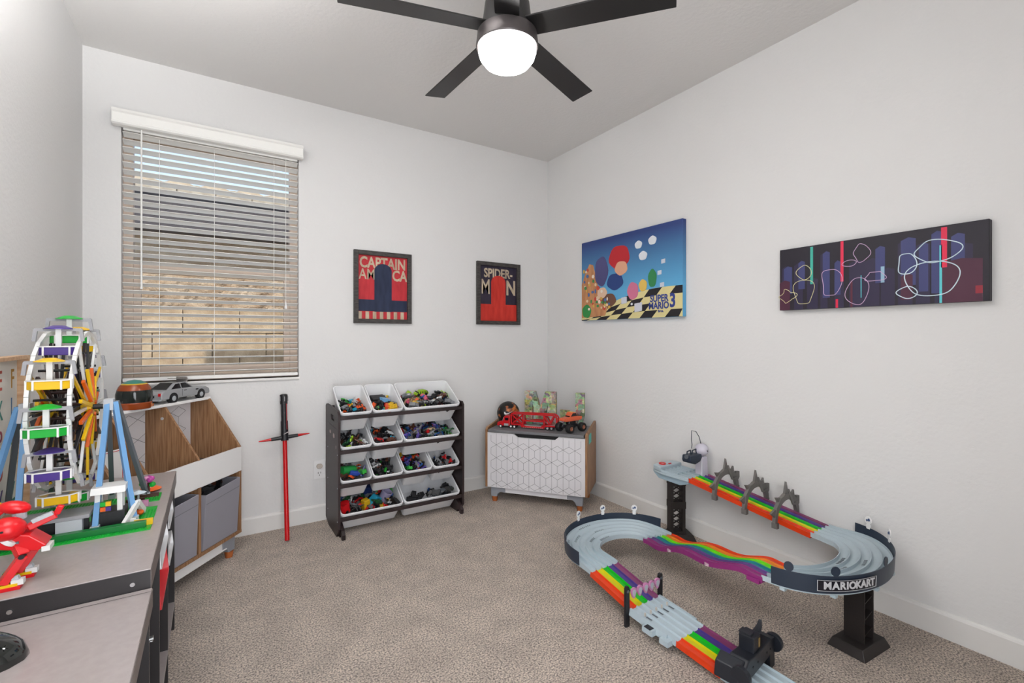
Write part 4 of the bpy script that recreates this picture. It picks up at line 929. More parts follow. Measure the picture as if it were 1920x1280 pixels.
for nm_, c_, r_, o_ in (('lime_sticker', '#9acb32', 1, .0012), ('orange_sticker_dot', '#d87a3a', .5, .002)):
    rim_ = [shell_pt(.64+.14*r_*math.cos(t), PI*(.76+.10*r_*math.sin(t)), o_) for t in [2*PI*i/20 for i in range(20)]]
    b = MB(); b.add(rim_+[shell_pt(.64, PI*.76, o_+.0015)], [(i, (i+1) % 20, 20) for i in range(20)]); b.build(nm_, mat(nm_, c_, .3), gb)
MB().prism(blob(-.01, 0, .112, .058, 32), 0, .005, 'xy').build('under_tray', M_black, gb, bev=.003)

# ------------------------------------------------------------------ alphabet board leaning on the left wall
ab = thing('alphabet_board', 'shallow wooden frame with colourful handwritten alphabet on white', 'picture', (X0+.032, 0, 0))
AY0, AY1, AZ0, AZ1 = 1.55, 2.16, .652, 1.148
M_birch = noisy(mat('birch_frame', '#c8a07c', .5), '#bd9470', '#d6b38f', 8, (1, 10, 10)); b = MB(); f_ = .012
for nm_, bx_ in (('frame_side', (.0, .034, AY1-f_, AY1, AZ0, AZ1)), ('frame_side', (.0, .034, AY0, AY0+f_, AZ0, AZ1)), ('frame_top', (.0, .034, AY0+f_, AY1-f_, AZ1-f_, AZ1)), ('frame_bottom', (.0, .034, AY0+f_, AY1-f_, AZ0, AZ0+f_))):
    MB().box(*bx_).build(nm_, M_birch, ab, bev=.001)
MB().box(.0, .006, AY0+f_, AY1-f_, AZ0+f_, AZ1-f_).build('backing', mat('board_paper', '#e9e6df', .7), ab)
rows = ['ABCDEF', 'GHIJKL', 'MNOPQ', 'RSTUV', 'WXYZ']; pal = ['#7d9a3a', '#c0584a', '#6a5a8a', '#b8883a', '#4a8a80', '#a04a5a', '#5a7a9a']
for ri_, row_ in enumerate(rows):
    for ci, ch in enumerate(row_):
        b = MB(); yy = AY1-.055-(len(row_)-1-ci)*.105; zz = AZ1-.075-ri_*.09
        text_into(b, ch, .085, 0, 0, 0, .0006, .8, M=Matrix.Translation((.0066, yy, zz)) @ Matrix.Rotation(R(90), 4, 'Z'))
        b.build('letter', mat('ink_%d' % ((ri_*3+ci*2) % 7), pal[(ri_*3+ci*2) % 7], .7), ab)

# ------------------------------------------------------------------ brick-built ferris wheel
FX, FY, FZ = -.336, 1.90, DZ
fw = thing('toy_ferris_wheel', 'brick-built toy ferris wheel with coloured gondolas on green baseplates', 'toy', (FX, FY, FZ))
M_bgreen = mat('brick_green', '#109a30', .3); M_bgreen2 = mat('brick_dark_green', '#0a6a2c', .3)
M_byel = mat('brick_yellow', '#d8ac14', .3); M_bpur = mat('brick_purple', '#43307c', .3); M_bor = mat('brick_orange', '#d05a14', .35)
M_bwhite = mat('brick_white', '#d6d6d4', .3); M_bblue = mat('brick_sand_blue', '#6490bb', .35); M_bblk = mat('brick_black', '#17171a', .35); M_bbrown = mat('brick_brown', '#43251c', .35); M_bpink = mat('brick_pink', '#c88aac', .35)
px0, px1, py0, py1 = -.19, .19, -.19, .19
MB().box(px0, px1, py0, .03, 0, .0035).build('baseplate', M_bgreen, fw)
MB().box(px0, px1-.03, .03, py1, 0, .0035).build('baseplate', M_bgreen, fw)
MB().box(px1-.03, px1, .10, py1, 0, .0035).build('baseplate', M_bgreen, fw)
b = MB(); b.box(px0, px1-.012, py0+.018, py0+.040, .0035, .020); b.build('front_wall', M_bgreen2, fw, bev=.001)
sm = MB()
for i in range(47):
    for j in range(46):
        x = px0+.004+i*.0081; y = py0+.0045+j*.0081
        if py0+.016 < y < py0+.043 or (-.115 < x < .08 and -.10 < y < .14): continue
        if x > px1-.03 and -.0 < y < .10: continue
        sm.cyl((x, y, .0035), (x, y, .0052), .0025, n=6)
sm.build('baseplate_studs', M_bgreen, fw, kind='stuff')
WZ = .344; RR = .225
XR, XL = .022, -.060   # rims
def wp(a, r_, x): return (x, -r_*math.cos(a), WZ+r_*math.sin(a))
for x in (XR, XL):
    b = MB(); N = 24
    for i in range(N): b.bar(wp(2*PI*i/N, RR, x), wp(2*PI*(i+1)/N, RR, x), .012 if i % 2 else .0095, .009, (1, 0, 0))
    b.build('wheel_rim', M_bwhite, fw)
    MB().cyl((x-.012, 0, WZ), (x+.012, 0, WZ), .028, n=16).build('hub_disc', M_byel, fw, smooth=True)
    for i in range(12):
        a = 2*PI*i/12; m_ = (M_bwhite, M_byel, M_bwhite, M_bblk)[i % 4]
        MB().bar(wp(a, .02, x), wp(a, RR-.004, x), .009, .006, (1, 0, 0)).build('spoke', m_, fw)
        MB().bar(wp(a+.10, .03, x*.6-.008), wp(a+.04, RR-.03, x*.8-.004), .008, .007, (1, 0, 0)).build('inner_spoke', (M_bblk, mat('brick_dark_brown', '#2a1815', .4))[i % 2], fw)
        a2 = a+PI/12; sgn = 1 if x > 0 else -1
        MB().bar(wp(a2, .03, x+.012*sgn), wp(a2, .12, x+.004*sgn), .010, .008, (1, 0, 0)).build('spoke_brace', (M_byel, M_bor)[i % 2], fw)
for i in range(12):
    a = 2*PI*i/12+PI/12
    MB().cyl(wp(a, .17, XL), wp(a, .17, XR), .0035, n=8).build('cross_axle', M_bblk, fw)
    MB().cyl(wp(a, .075, XL), wp(a, .075, XR), .0045, n=8).build('cross_axle', mat('brick_dark_brown', '#2a1815', .4), fw)
MB().cyl((-.125, 0, WZ), (.085, 0, WZ), .008, n=12).build('main_axle', M_bblk, fw, smooth=True)
GC = [M_bgreen, M_bpur, M_byel]; XM = (XR+XL)/2
for i in range(12):
    a = R(90-30*i); c = GC[i % 3]; p = wp(a, RR+.012, XM); z = p[2]
    if z < .085: pass
    g = thing('gondola', None, None, (p[0], p[1], z), parent=fw)
    MB().lathe([(0, .040), (.012, .040), (.031, .032), (.032, .030), (.0, .029)], 20).build('roof', c, g, smooth=True)
    MB().box(-.006, .006, -.005, .005, -.03, .034).build('post', M_bwhite, g)
    b = MB(); b.bar((-.048, 0, .028), (.048, 0, .028), .009)
    for s_ in (-1, 1): b.bar((s_*.046, 0, .030), (s_*.050, 0, -.004), .008)
    b.build('hanger', M_grey, g)
    poly = [(-.026, -.024), (.026, -.024), (.042, -.010), (.042, .010), (.026, .024), (-.026, .024), (-.042, .010), (-.042, -.010)]
    b = MB(); b.prism(poly, -.042, -.020, 'xy'); b.build('tub', c, g, bev=.002)
    b = MB(); b.k = 0
    for j in range(8):
        q, q2 = poly[j], poly[(j+1) % 8]; b.bar((q[0]*1.02, q[1]*1.02, -.0185), (q2[0]*1.02, q2[1]*1.02, -.0185), .004, .003)
    for q in poly: b.bar((q[0]*1.03, q[1]*1.03, -.043), (q[0]*1.03, q[1]*1.03, -.018), .004)
    b.build('tub_trim', M_bwhite, g)
    MB().box(-.022, .022, -.012, .012, -.0195, -.0185).build('seat', M_grey, g)
for s_ in (-1, 1):   # A-frame legs
    ax_ = .072 if s_ > 0 else -.112
    top = Vector((ax_, 0, WZ+.012))
    MB().box(ax_-.012, ax_+.012, -.018, .018, WZ-.012, WZ+.022).build('bearing_block', M_lgrey, fw, bev=.001)
    for (dx, dy, m_) in ((-.012, -.135, M_bblue), (.072, -.10, M_bblue), (-.02, .20, M_dgrey), (.078, .15, M_dgrey)):
        MB().bar(top+Vector((s_*.2*dx, .08*dy, 0)), (ax_+s_*dx, dy, .012), .013, .011).build('support_leg', m_, fw)
        MB().cbox((ax_+s_*dx, dy, .012), (.02, .018, .016)).build('leg_foot', M_lgrey, fw)
# station deck, booth, fence, tree, little extras
MB().box(-.185, .052, -.145, -.05, .0035, .010).build('pit_floor', M_bblk, fw)
MB().box(-.185, .050, -.148, -.06, .050, .060).build('loading_deck', M_grey, fw, bev=.001)
MB().box(-.185, .045, -.13, -.12, .010, .050).build('deck_wall', M_bblk, fw)
MB().box(-.02, .035, -.150, -.132, .014, .05).build('grey_cabinet', M_lgrey, fw)
MB().bar((-.11, -.14, .01), (-.085, -.14, .05), .012).build('yellow_slope', M_byel, fw)
for x in (.062, .112):
    for y in (-.11, -.07): MB().box(x-.006, x+.006, y-.006, y+.006, .05, .105).build('booth_post', M_bwhite, fw)
b = MB(); b.prism([(-.13, .105), (-.05, .105), (-.06, .122), (-.12, .122)], .048, .126, 'yz'); b.build('booth_roof', M_bwhite, fw)
MB().box(.05, .124, -.125, -.055, .0035, .050).build('booth_base', M_bblk, fw)
for k_, m_ in enumerate((M_bor, M_bpur, M_bgreen, M_byel)): MB().cbox((.075+.012*(k_ % 2), -.118, .06+.014*(k_ // 2)), (.012, .012, .012)).build('booth_brick', m_, fw)
for q in (((.125, -.14, .012), (.150, -.08, .055)), ((.150, -.08, .055), (.160, -.03, .012))): MB().bar(*q, .010, .016).build('white_slide', M_bwhite, fw)
for k_, (x, y) in enumerate(((.145, -.135), (.137, -.122), (.152, -.127))): MB().box(x-.006, x+.006, y-.005, y+.005, .0035, .024-.004*k_).build('white_brick', M_bwhite, fw)
MB().cbox((.170, -.148, .012), (.045, .014, .016)).build('yellow_brick', M_byel, fw); MB().cbox((.165, -.1565, .012), (.012, .004, .012)).build('grey_brick', M_lgrey, fw)
b = MB(); b.ball((.152, -.055, .016), .011, 12, 8, (1, 1, .8)); b.build('pumpkin', M_bor, fw, smooth=True)
for y0, x0, x1 in ((.14, .12, .185), (.10, .10, .15), (.0, .12, .15)): MB().box(x0, x1, y0, y0+.01, .0035, .016).build('flower_bed', M_bbrown, fw)
MB().box(.135, .165, .04, .055, .0035, .022).build('pink_stall', M_bpink, fw); MB().cyl((.14, .03, .0035), (.14, .03, .055), .003, n=8).build('parasol_pole', M_lgrey, fw)
MB().lathe([(0, .062), (.022, .054), (0, .052)], 8, (.14, .03, 0)).build('parasol_top', mat('parasol_pale', '#c8d4dc', .4), fw)
for k_ in range(9):
    x, y, z = .155+rnd.uniform(-.02, .02), .16+rnd.uniform(-.015, .015), .05+rnd.uniform(-.012, .016)
    MB().ball((x, y, z), .009, 8, 5).build('tree_leaf_cluster', (M_bgreen, M_bpink, mat('brick_magenta', '#a03a86', .35))[k_ % 3], fw)
MB().cyl((.155, .16, .0035), (.155, .16, .05), .004, n=8).build('tree_trunk', M_bbrown, fw)
for k_, (x, y, m_) in enumerate(((-.17, -.17, M_bgreen2), (-.15, -.10, M_bbrown), (-.13, -.165, M_bgreen), (-.17, -.13, M_bred if False else M_red), (-.16, -.15, M_bwhite))):
    MB().cbox((x, y, .068), (.02, .014, .014)).build('small_brick', m_, fw)

fo = thing('toy_spaceship', 'small orange and white flat toy ship behind the ferris wheel legs', 'toy ship', (-.185, 2.14, DZ), .3)
MB().lathe([(0, .0), (.02, .0), (.036, .008), (.02, .016), (0, .018)], 18).build('hull', M_bor, fo, smooth=True); MB().lathe([(0, .016), (.016, .016), (.012, .026), (0, .028)], 12).build('dome', M_bwhite, fo, smooth=True)
MB().prism([(-.05, -.008), (-.02, -.012), (-.02, .012), (-.05, .008)], .004, .012, 'xy').build('tail', M_lgrey, fo)

# ------------------------------------------------------------------ red brick-built robot figure
rb = thing('toy_robot', 'red brick-built robot figure with round smooth head leaning forward on the play table', 'toy robot', (-.372, 1.512, DZ), R(0))
rb.scale = (.9, .9, .82)
for (x, y, nm) in ((-.01, -.045, 'a'), (.0, .02, 'b')):
    MB().box(x-.035, x+.03, y-.012, y+.012, 0, .010).build('foot', M_red, rb, bev=.001)
    MB().box(x-.025, x+.025, y-.011, y+.011, .010, .017).build('foot_plate', M_byel, rb)
    MB().cbox((x-.024, y, .018), (.008, .022, .012)).build('ankle_brick', M_bgreen, rb)
    MB().cbox((x+.024, y, .018), (.022, .018, .014)).build('toe_brick', M_bwhite, rb); MB().cyl((x+.014, y, .026), (x+.026, y, .03), .007, n=10).build('toe_stud', M_lgrey, rb)
    MB().bar((x-.004, y, .018), (x+.030, y+.012, .082), .024, .018).build('shin', M_red, rb, bev=.002)
    MB().cyl((x+.030, y-.004, .082), (x+.030, y+.022, .082), .006, n=12).build('knee_joint', M_black, rb)
    MB().bar((x+.030, y+.010, .082), (x+.008, -.008, .120), .022, .02).build('thigh', M_red, rb, bev=.002)
MB().prism([(-.025, .105), (.045, .085), (.062, .098), (.03, .132), (-.02, .15)], -.03, .03).build('torso', M_red, rb, bev=.003)
MB().cbox((.060, -.01, .088), (.016, .04, .014)).build('hip_plate', M_bwhite, rb)
MB().cbox((.0, -.031, .118), (.024, .004, .006)).build('belt', M_dgrey, rb)
b = MB(); b.ball((-.012, -.022, .156), .034, 20, 14, (1.05, 1, .92)); b.build('head', M_red, rb, smooth=True)
b = MB(); b.ball((-.012, -.022, .152), .0335, 20, 8, (1.06, 1.01, .8)); 
MB().cyl((-.012, -.0565, .160), (-.012, -.0545, .160), .003, n=10).build('head_pin', M_tdark, rb); MB().cyl((-.012, -.022, .122), (-.004, -.022, .130), .02, n=14).build('head_rim', M_bwhite, rb, smooth=True)
MB().bar((.02, .0, .145), (.072, .01, .168), .020, .018).build('upper_arm', M_red, rb, bev=.003); MB().bar((.072, .01, .168), (.082, .01, .192), .014).build('hand', M_red, rb, bev=.003)
MB().bar((.030, -.006, .162), (.068, -.004, .178), .012, .010).build('arm_plate', M_lgrey, rb)
b = MB(); b.ball((0, 0, 0), .030, 18, 10, (1.05, .7, .6)); o = b.build('shoulder_shell', M_red, rb, smooth=True); o.location = (-.010, .03, .198); o.rotation_euler = (0, R(18), 0)
MB().bar((-.03, .03, .20), (-.06, .03, .17), .018).build('upper_arm', M_red, rb, bev=.003)
MB().cyl((-.002, .03, .165), (-.002, .03, .195), .014, n=10).build('neck_joint', M_lgrey, rb)
MB().bar((-.04, .035, .215), (-.065, .035, .195), .014).build('yellow_arm', M_byel, rb)

# ------------------------------------------------------------------ raised racing track
tk = thing('race_track', 'rainbow and pale blue five-lane toy race track on black supports by the right wall', 'race track', (0, 0, 0))
M_pale = mat('track_pale_blue', '#acbac1', .42); M_pale2 = mat('track_mid_blue', '#93a8b4', .35)  # second, darker blue-grey for the keel and launch gates
def lane_mat(nm, c): return mat('lane_'+nm, c, .3)
RB5 = [lane_mat('red', '#d23a10'), lane_mat('yellow', '#c2ba0a'), lane_mat('green', '#0aac1c'), lane_mat('indigo', '#46357c'), lane_mat('plum', '#7c3a62')]
RB6 = [lane_mat('red', '#d23a10'), lane_mat('orange', '#d57a1e'), lane_mat('lime', '#5fc800'), lane_mat('teal', '#14737c'), lane_mat('violet', '#5a3a7a'), lane_mat('magenta', '#842a6c')]
TW = .176
def frames(pts, banks=None):
    out = []; n = len(pts); P = [Vector(p) for p in pts]
    for i in range(n):
        t = (P[min(i+1, n-1)]-P[max(i-1, 0)]).normalized(); r = Vector((t.y, -t.x, 0)).normalized()   # r: to the right of travel
        u = r.cross(t).normalized()
        if u.z < 0: u = -u
        if banks: r, u = (r*math.cos(banks[i])+u*math.sin(banks[i])), (u*math.cos(banks[i])-r*math.sin(banks[i]))
        out.append((P[i], r, u))
    return out
def chan(a, b_, th=.003, lip=.007, lw=.0022):
    return [(a, -th), (b_, -th), (b_, lip), (b_-lw, lip), (b_-lw*2, .001), (a+lw*2, .001), (a+lw, lip), (a, lip)]
def section(name, fr, mats, w_=TW, lip=.007):
    sec = thing(name, None, None, parent=tk); n = len(mats); lw = w_/n
    for i, m_ in enumerate(mats):       # first material is the right-hand lane
        b_ = w_/2-lw*i; a = b_-lw+.0006
        MB().sweep(chan(a, b_, th=.016 if i == 0 or (n == 6 and i == 5) else .003, lip=lip), fr).build('lane', m_, sec, smooth=True)
    return sec
def lerp(p, q, n): return [Vector(p).lerp(Vector(q), i/n) for i in range(n+1)]
def bez(p0, p1, p2, p3, n):
    P = [Vector(p) for p in (p0, p1, p2, p3)]
    return [P[0]*(1-t)**3+P[1]*3*t*(1-t)**2+P[2]*3*t*t*(1-t)+P[3]*t**3 for t in [i/n for i in range(n+1)]]
# 1 top straight, falling towards the camera
A0, A1 = Vector((2.362, 1.70, .402)), Vector((2.372, 1.06, .312))
mid = lerp(A0, A1, 16)
section('rainbow_section', frames(mid), RB5)
# 2 right-hand loop
def ell(cx, cy, rx, ry, a0, a1, z0, z1, n=56):
    return [Vector((cx+rx*math.cos(a0+(a1-a0)*i/n), cy+ry*math.sin(a0+(a1-a0)*i/n), z0+(z1-z0)*i/n)) for i in range(n+1)]
LR = lerp(A1, (2.372, .985, .305), 5)[:-1]+ell(2.112, .975, .260, .166, 0, -PI, .304, .292)+[Vector((1.853, .985, .29))]
def resample(pts, n):
    d = [0]
    for i in range(1, len(pts)): d.append(d[-1]+(pts[i]-pts[i-1]).length)
    out = []; j = 0
    for k_ in range(n+1):
        t = d[-1]*k_/n
        while j < len(pts)-2 and d[j+1] < t: j += 1
        f = (t-d[j])/max(1e-9, d[j+1]-d[j]); out.append(pts[j].lerp(pts[j+1], min(1, max(0, f))))
    return out
def loop(pts, sign, name, bank_max=.09):
    """sign=+1: the inner side is on the right of travel"""
    pts = resample(pts, 72); n = len(pts)-1; s_ = math.sin
    k_ = [min(1, min(i, n-i)/(n*.22)) for i in range(n+1)]; k_ = [x*x*(3-2*x) for x in k_]
    fr = frames(pts)
    sec = thing(name, None, None, parent=tk); lw = TW/5; prev = None
    # each lane floor is a shallow banked trough; kerbs between the lanes rise towards the outside
    vs_ = []; rows_ = []
    for i, (p, r, u) in enumerate(fr):
        K = k_[i]; o = -r*sign; up = Vector((0, 0, 1)); row = []
        for L_ in range(5):
            s0 = -TW/2+lw*L_; e0 = .0035*L_*K
            for (q, hh) in ((0, .013), (.0026, .013), (.0034, -.001), (lw*.5, .0), (lw-.004, .002+.007*K)):
                row.append(p+o*(s0+q)+up*(e0+hh))
        row.append(p+o*(TW/2-.002)+up*(.014*K+.012+.004*K)); row.append(p+o*(TW/2)+up*(.014*K+.012+.004*K))
        row.append(p+o*(TW/2)+up*(-.008)); row.append(p+o*(-TW/2)+up*(-.008))
        rows_.append(row)
    m_ = len(rows_[0]); vs_ = [v for rw in rows_ for v in rw]
    fs = [(i*m_+j, i*m_+(j+1) % m_, (i+1)*m_+(j+1) % m_, (i+1)*m_+j) for i in range(n) for j in range(m_)]+[tuple(range(m_)), tuple(range(n*m_, (n+1)*m_))]
    MB().add(vs_, fs).build('curve_bed', M_pale, sec, smooth=True)
    # grip slots moulded into the lane floors
    for (L_, c, m2) in ((0, .45, 9), (1, .58, 6), (2, .42, 6), (3, .62, 7), (4, .47, 7), (4, .70, 5)):
        b = MB()
        for q in range(m2):
            i = int(n*c)+q*(1 if L_ < 2 else 1)
            p, r, u = fr[i]; o = -r*sign; s0 = -TW/2+lw*L_; K = k_[i]
            z0 = .0035*L_*K+.0022+.001*K
            b.bar(p+o*(s0+lw*.40)+Vector((0, 0, z0)), p+o*(s0+lw*.72)+Vector((0, 0, z0+.003*K)), .0022, .0015)
        b.build('grip_slot_row', M_dgrey, sec)
    return sec, fr, k_
secR, frR, kR = loop(LR, 1, 'curve_section')
def guard(sec, fr, sign, i0, i1, h0=.004, h1=.062, m_=M_navy):
    off = TW/2+.0005
    prof = [(-sign*off, h0-.006), (-sign*(off+.003), h0-.006), (-sign*(off+.006), h1), (-sign*(off+.003), h1)]
    return MB().sweep(prof, [(p, Vector((r.x, r.y, 0)).normalized(), Vector((0, 0, 1))) for p, r, u in fr[i0:i1]]).build('guard_wall', m_, sec, smooth=True)
gR = guard(secR, frR, 1, 9, 71)
def outer_pt(fr, i, sign, off=.0045, z=0):
    p, r, u = fr[i]; rr_ = Vector((r.x, r.y, 0)).normalized(); o = -rr_*sign
    return p+o*(TW/2+off)+Vector((0, 0, z)), o
def face_matrix(fr, i, sign, off, z, lean=0):
    """text plane facing outwards at frame i (fractional allowed)"""
    i0 = int(i); f = i-i0; p, o = outer_pt(fr, i0, sign, off, z); p2, o2 = outer_pt(fr, min(i0+1, len(fr)-1), sign, off, z)
    p = p.lerp(p2, f); o = o.lerp(o2, f).normalized(); up = Vector((0, 0, 1)); right = up.cross(o).normalized()
    m = Matrix((right, -o, up)).transposed().to_4x4(); m.translation = p; return m
# name sign on the guard wall: plate, white outline, letters set one by one along the curve
c0 = 48.5; span = 15
b = MB(); prof = [(-(TW/2+.0070), .008), (-(TW/2+.0080), .008), (-(TW/2+.0105), .050), (-(TW/2+.0095), .050)]
sg = [(p, Vector((r.x, r.y, 0)).normalized(), Vector((0, 0, 1))) for p, r, u in frR[46:63]]
b.sweep(prof, sg); plate = b.build('name_plate', mat('sign_black', '#16141e', .4), secR)
b = MB()
for z_ in (.010, .048):
    pts = [p-r*(TW/2+.0098+(.0003 if z_ > .03 else -.001))+Vector((0, 0, z_)) for p, r, u in sg]; b.tube(pts, .0009, 4)
for q in (sg[0], sg[-1]): b.bar(q[0]-q[1]*(TW/2+.0092)+Vector((0, 0, .010)), q[0]-q[1]*(TW/2+.0102)+Vector((0, 0, .048)), .0018)
b.build('plate_outline', mat('sign_white', '#c9c9cc', .4), secR)
word = 'MARIOKART'; b = MB()
cw = {'M': 1.25, 'I': .55, 'R': 1, 'O': 1.12, 'A': 1.08, 'K': 1.02, 'T': .95}; tot = sum(cw[c] for c in word); acc = 0
for chx in word:
    i = 61.0-(acc+cw[chx]/2)/tot*14.2; acc += cw[chx]
    M_ = face_matrix(frR, i, 1, .0108, .0295)
    text_into(b, chx, .036, 0, 0, 0, .0013, .98, .0006, M=M_)
b.build('name_lettering', mat('sign_white', '#c9c9cc', .4), secR)
# round plates standing on the guard walls
def token(sec, fr, i, sign, z, dark=False):
    M_ = face_matrix(fr, i, sign, .004, z) @ Matrix.Scale(1.35, 4)
    b = MB(); b.M = M_; b.prism(blob(0, .012, .012, .013, 16), -.0012, .0012); b.prism([(-.006, -.016), (.006, -.016), (.008, -.004), (0, .004), (-.008, -.004)], -.001, .001)
    o = b.build('wall_token', M_navy if dark else M_white, sec)
    if not dark:
        b = MB(); b.M = M_; b.prism(blob(-.003, .014, .004, .005, 10), .0012, .0018); b.prism(blob(.004, .011, .003, .004, 10), .0012, .0018)
        b.build('token_print', mat('token_blue', '#3a5078', .4), sec)
for i, dk_ in ((12, False), (20, False), (40, True), (58, True), (67, True)): token(secR, frR, i, 1, .078 if not dk_ else .062, dk_)
for i in (30, 44, 58, 68):
    p, o = outer_pt(frR, i, 1, -.006, -.013); MB().cbox(p, (.018, .018, .010)).build('clip', M_pale, secR)
# 3 wavy section back towards the window wall
W0 = frR[-1][0]
base_pts = bez(W0, W0+Vector((.005, .2, -.01)), Vector((1.955, 1.46, .175)), Vector((2.010, 1.69, .140)), 60)
wav = [p+Vector((0, 0, .010*math.sin(2*PI*2.1*i/60)*min(1, min(i, 60-i)/8))) for i, p in enumerate(base_pts)]
frW = frames(wav)
section('wavy_rainbow_section', frW, RB6, .186, .006)
p, r, u = frW[3]; MB().cbox(p-r*.085-Vector((0, 0, .016)), (.03, .05, .016)).build('magenta_clip', lane_mat('magenta', '#842a6c'), tk)
for i in (22, 42): p, r, u = frW[i]; MB().cyl(p-r*.09-Vector((0, 0, .014)), p-r*.09-Vector((0, 0, .004)), .012, n=12).build('joint_tab', mat('pale_pink', '#b89aa6', .3), tk)
# 4 left-hand loop
LL = [frW[-1][0]]+[Vector((2.016, 1.715, .137))]+ell(1.790, 1.722, .226, .190, R(8), PI, .135, .126, 56)+[Vector((1.564, 1.66, .122)), Vector((1.564, 1.63, .118))]
secL, frL, kL = loop(LL, -1, 'curve_section')
guard(secL, frL, -1, 5, 66)
for i in (14, 26, 38): token(secL, frL, i, -1, .078)
token(secL, frL, 56, -1, .06, True)
# 5 last stretch
E0 = frL[-1][0]; E1 = Vector((1.566, 1.385, .068)); E2 = Vector((1.572, 1.165, .050)); E3 = Vector((1.578, .985, .036)); E4 = Vector((1.585, .70, .024))
section('rainbow_section', frames(lerp(E0, E1, 8)), RB5)
section('finish_platform', frames(lerp(E1, E2, 6)), [M_pale]*5, lip=.008)
fr_ = frames(lerp(E1, E2, 6)); pf = thing('platform_edge', None, None, parent=tk)
for s_ in (1, -1):
    b = MB(); b.sweep([(s_*.0885, -.018), (s_*.100, -.018), (s_*.096, .010), (s_*.0885, .010)], fr_[:6]); b.build('side_skirt', M_pale, pf)
p, r, u = fr_[3]; MB().cbox(p+r*.106-Vector((0, 0, .012)), (.03, .05, .022)).build('side_catch', M_pale, pf); MB().cbox(p+r*.110+Vector((0, .0, -.002)), (.022, .03, .008)).build('catch_lever', M_black, pf)
p, r, u = fr_[5]; MB().cbox(p+r*.100-Vector((0, 0, .014)), (.03, .04, .02)).build('side_catch', M_pale, pf)
for q in range(5):
    p, r, u = fr_[2]; c = p+r*(TW/2-TW/10*(2*q+1)); MB().cbox(c+Vector((0, .015, .008)), (.006, .006, .016)).build('lane_stop', mat('clear_beige', '#c4bdb4', .3), pf)
    MB().cbox(c+Vector((.002, -.005, .0022)), (.007, .028, .001)).build('stop_slot', M_dgrey, pf)
section('rainbow_section', frames(lerp(E2, E3, 6)), RB5)
section('end_plate', frames(lerp(E3, E4, 6)), [M_pale]*5, lip=.008)
# finish gate: two posts and five pink shields
gate = thing('finish_gate', None, None, parent=tk)
for x, hgt in ((1.462, .168), (1.668, .168)):
    MB().prism([(-.011, 0), (.011, 0), (.011, hgt-.008), (.005, hgt), (-.005, hgt), (-.011, hgt-.008)], 1.385, 1.397).build('post', M_black, gate, bev=.001).location = (x, 0, 0)
    MB().cyl((x, 1.383, hgt-.02), (x, 1.399, hgt-.02), .006, n=10).build('post_bolt', M_dgrey, gate)
MB().bar((1.47, 1.391, .145), (1.66, 1.391, .145), .004).build('gate_bar', M_black, gate)
M_shield = mat('shield_pink', '#b87aa0', .35)
for q in range(5):
    cx = 1.492+.0365*q; hp = [(-.016, .0), (-.013, .014), (0, .019), (.013, .014), (.016, 0), (.008, -.02), (0, -.028), (-.008, -.02)]
    b = MB(); b.prism([(cx+a_, .140+c_) for a_, c_ in hp], 1.378, 1.386); sh = b.build('shield', M_shield, gate, bev=.001)
    b = MB(); b.prism([(cx+a_*.62, .139+c_*.62) for a_, c_ in hp], 1.3765, 1.3785); b.build('shield_emblem', M_lgrey, sh)
# starting machine that straddles the track near the bottom of the view
mc = thing('lap_counter', None, None, (1.61, .93, 0), R(8), parent=tk)
M_mach = mat('machine_black', '#1c1f26', .4)
for x, y0 in ((-.115, .0), (.115, 0)):
    MB().bar((x, y0, .0), (x*.96, y0, .075), .034, .045).build('leg', M_mach, mc, bev=.003)
    o = MB().cyl((x+(.012 if x > 0 else -.030), -.012, .085), (x+(.030 if x > 0 else -.012), -.012, .085), .032, n=20).build('side_drum', M_mach, mc, bev=.002)
MB().prism([(-.118, .055), (-.05, .052), (.07, .058), (.125, .070), (.125, .112), (.09, .12), (-.02, .112), (-.09, .118), (-.118, .10)], -.02, .045).build('cross_housing', M_mach, mc, bev=.004)
MB().prism([(-.15, .05), (-.10, .05), (-.07, .095), (-.10, .118), (-.14, .10)], -.01, .075).build('left_housing', M_mach, mc, bev=.005)
MB().box(-.035, .02, -.012, .04, .112, .165).build('counter_box', M_mach, mc, bev=.003)
MB().box(-.032, .0, .0, .042, .165, .171).build('counter_lid', M_mach, mc, bev=.001)
MB().box(.004, .014, -.0135, -.011, .122, .152).build('counter_mark', mat('bronze_mark', '#8a6f3c', .4), mc)
MB().tube([(.025, .015, .135), (.05, .012, .148), (.07, .012, .158), (.08, .012, .178)], [.012, .013, .010, .005], 8).build('trigger_lever', M_mach, mc, smooth=True)
for x in (-.06, -.02, .055, .085): MB().cyl((x, -.0215, .085), (x, -.019, .085), .004, n=8).build('screw_hole', M_blackm, mc)
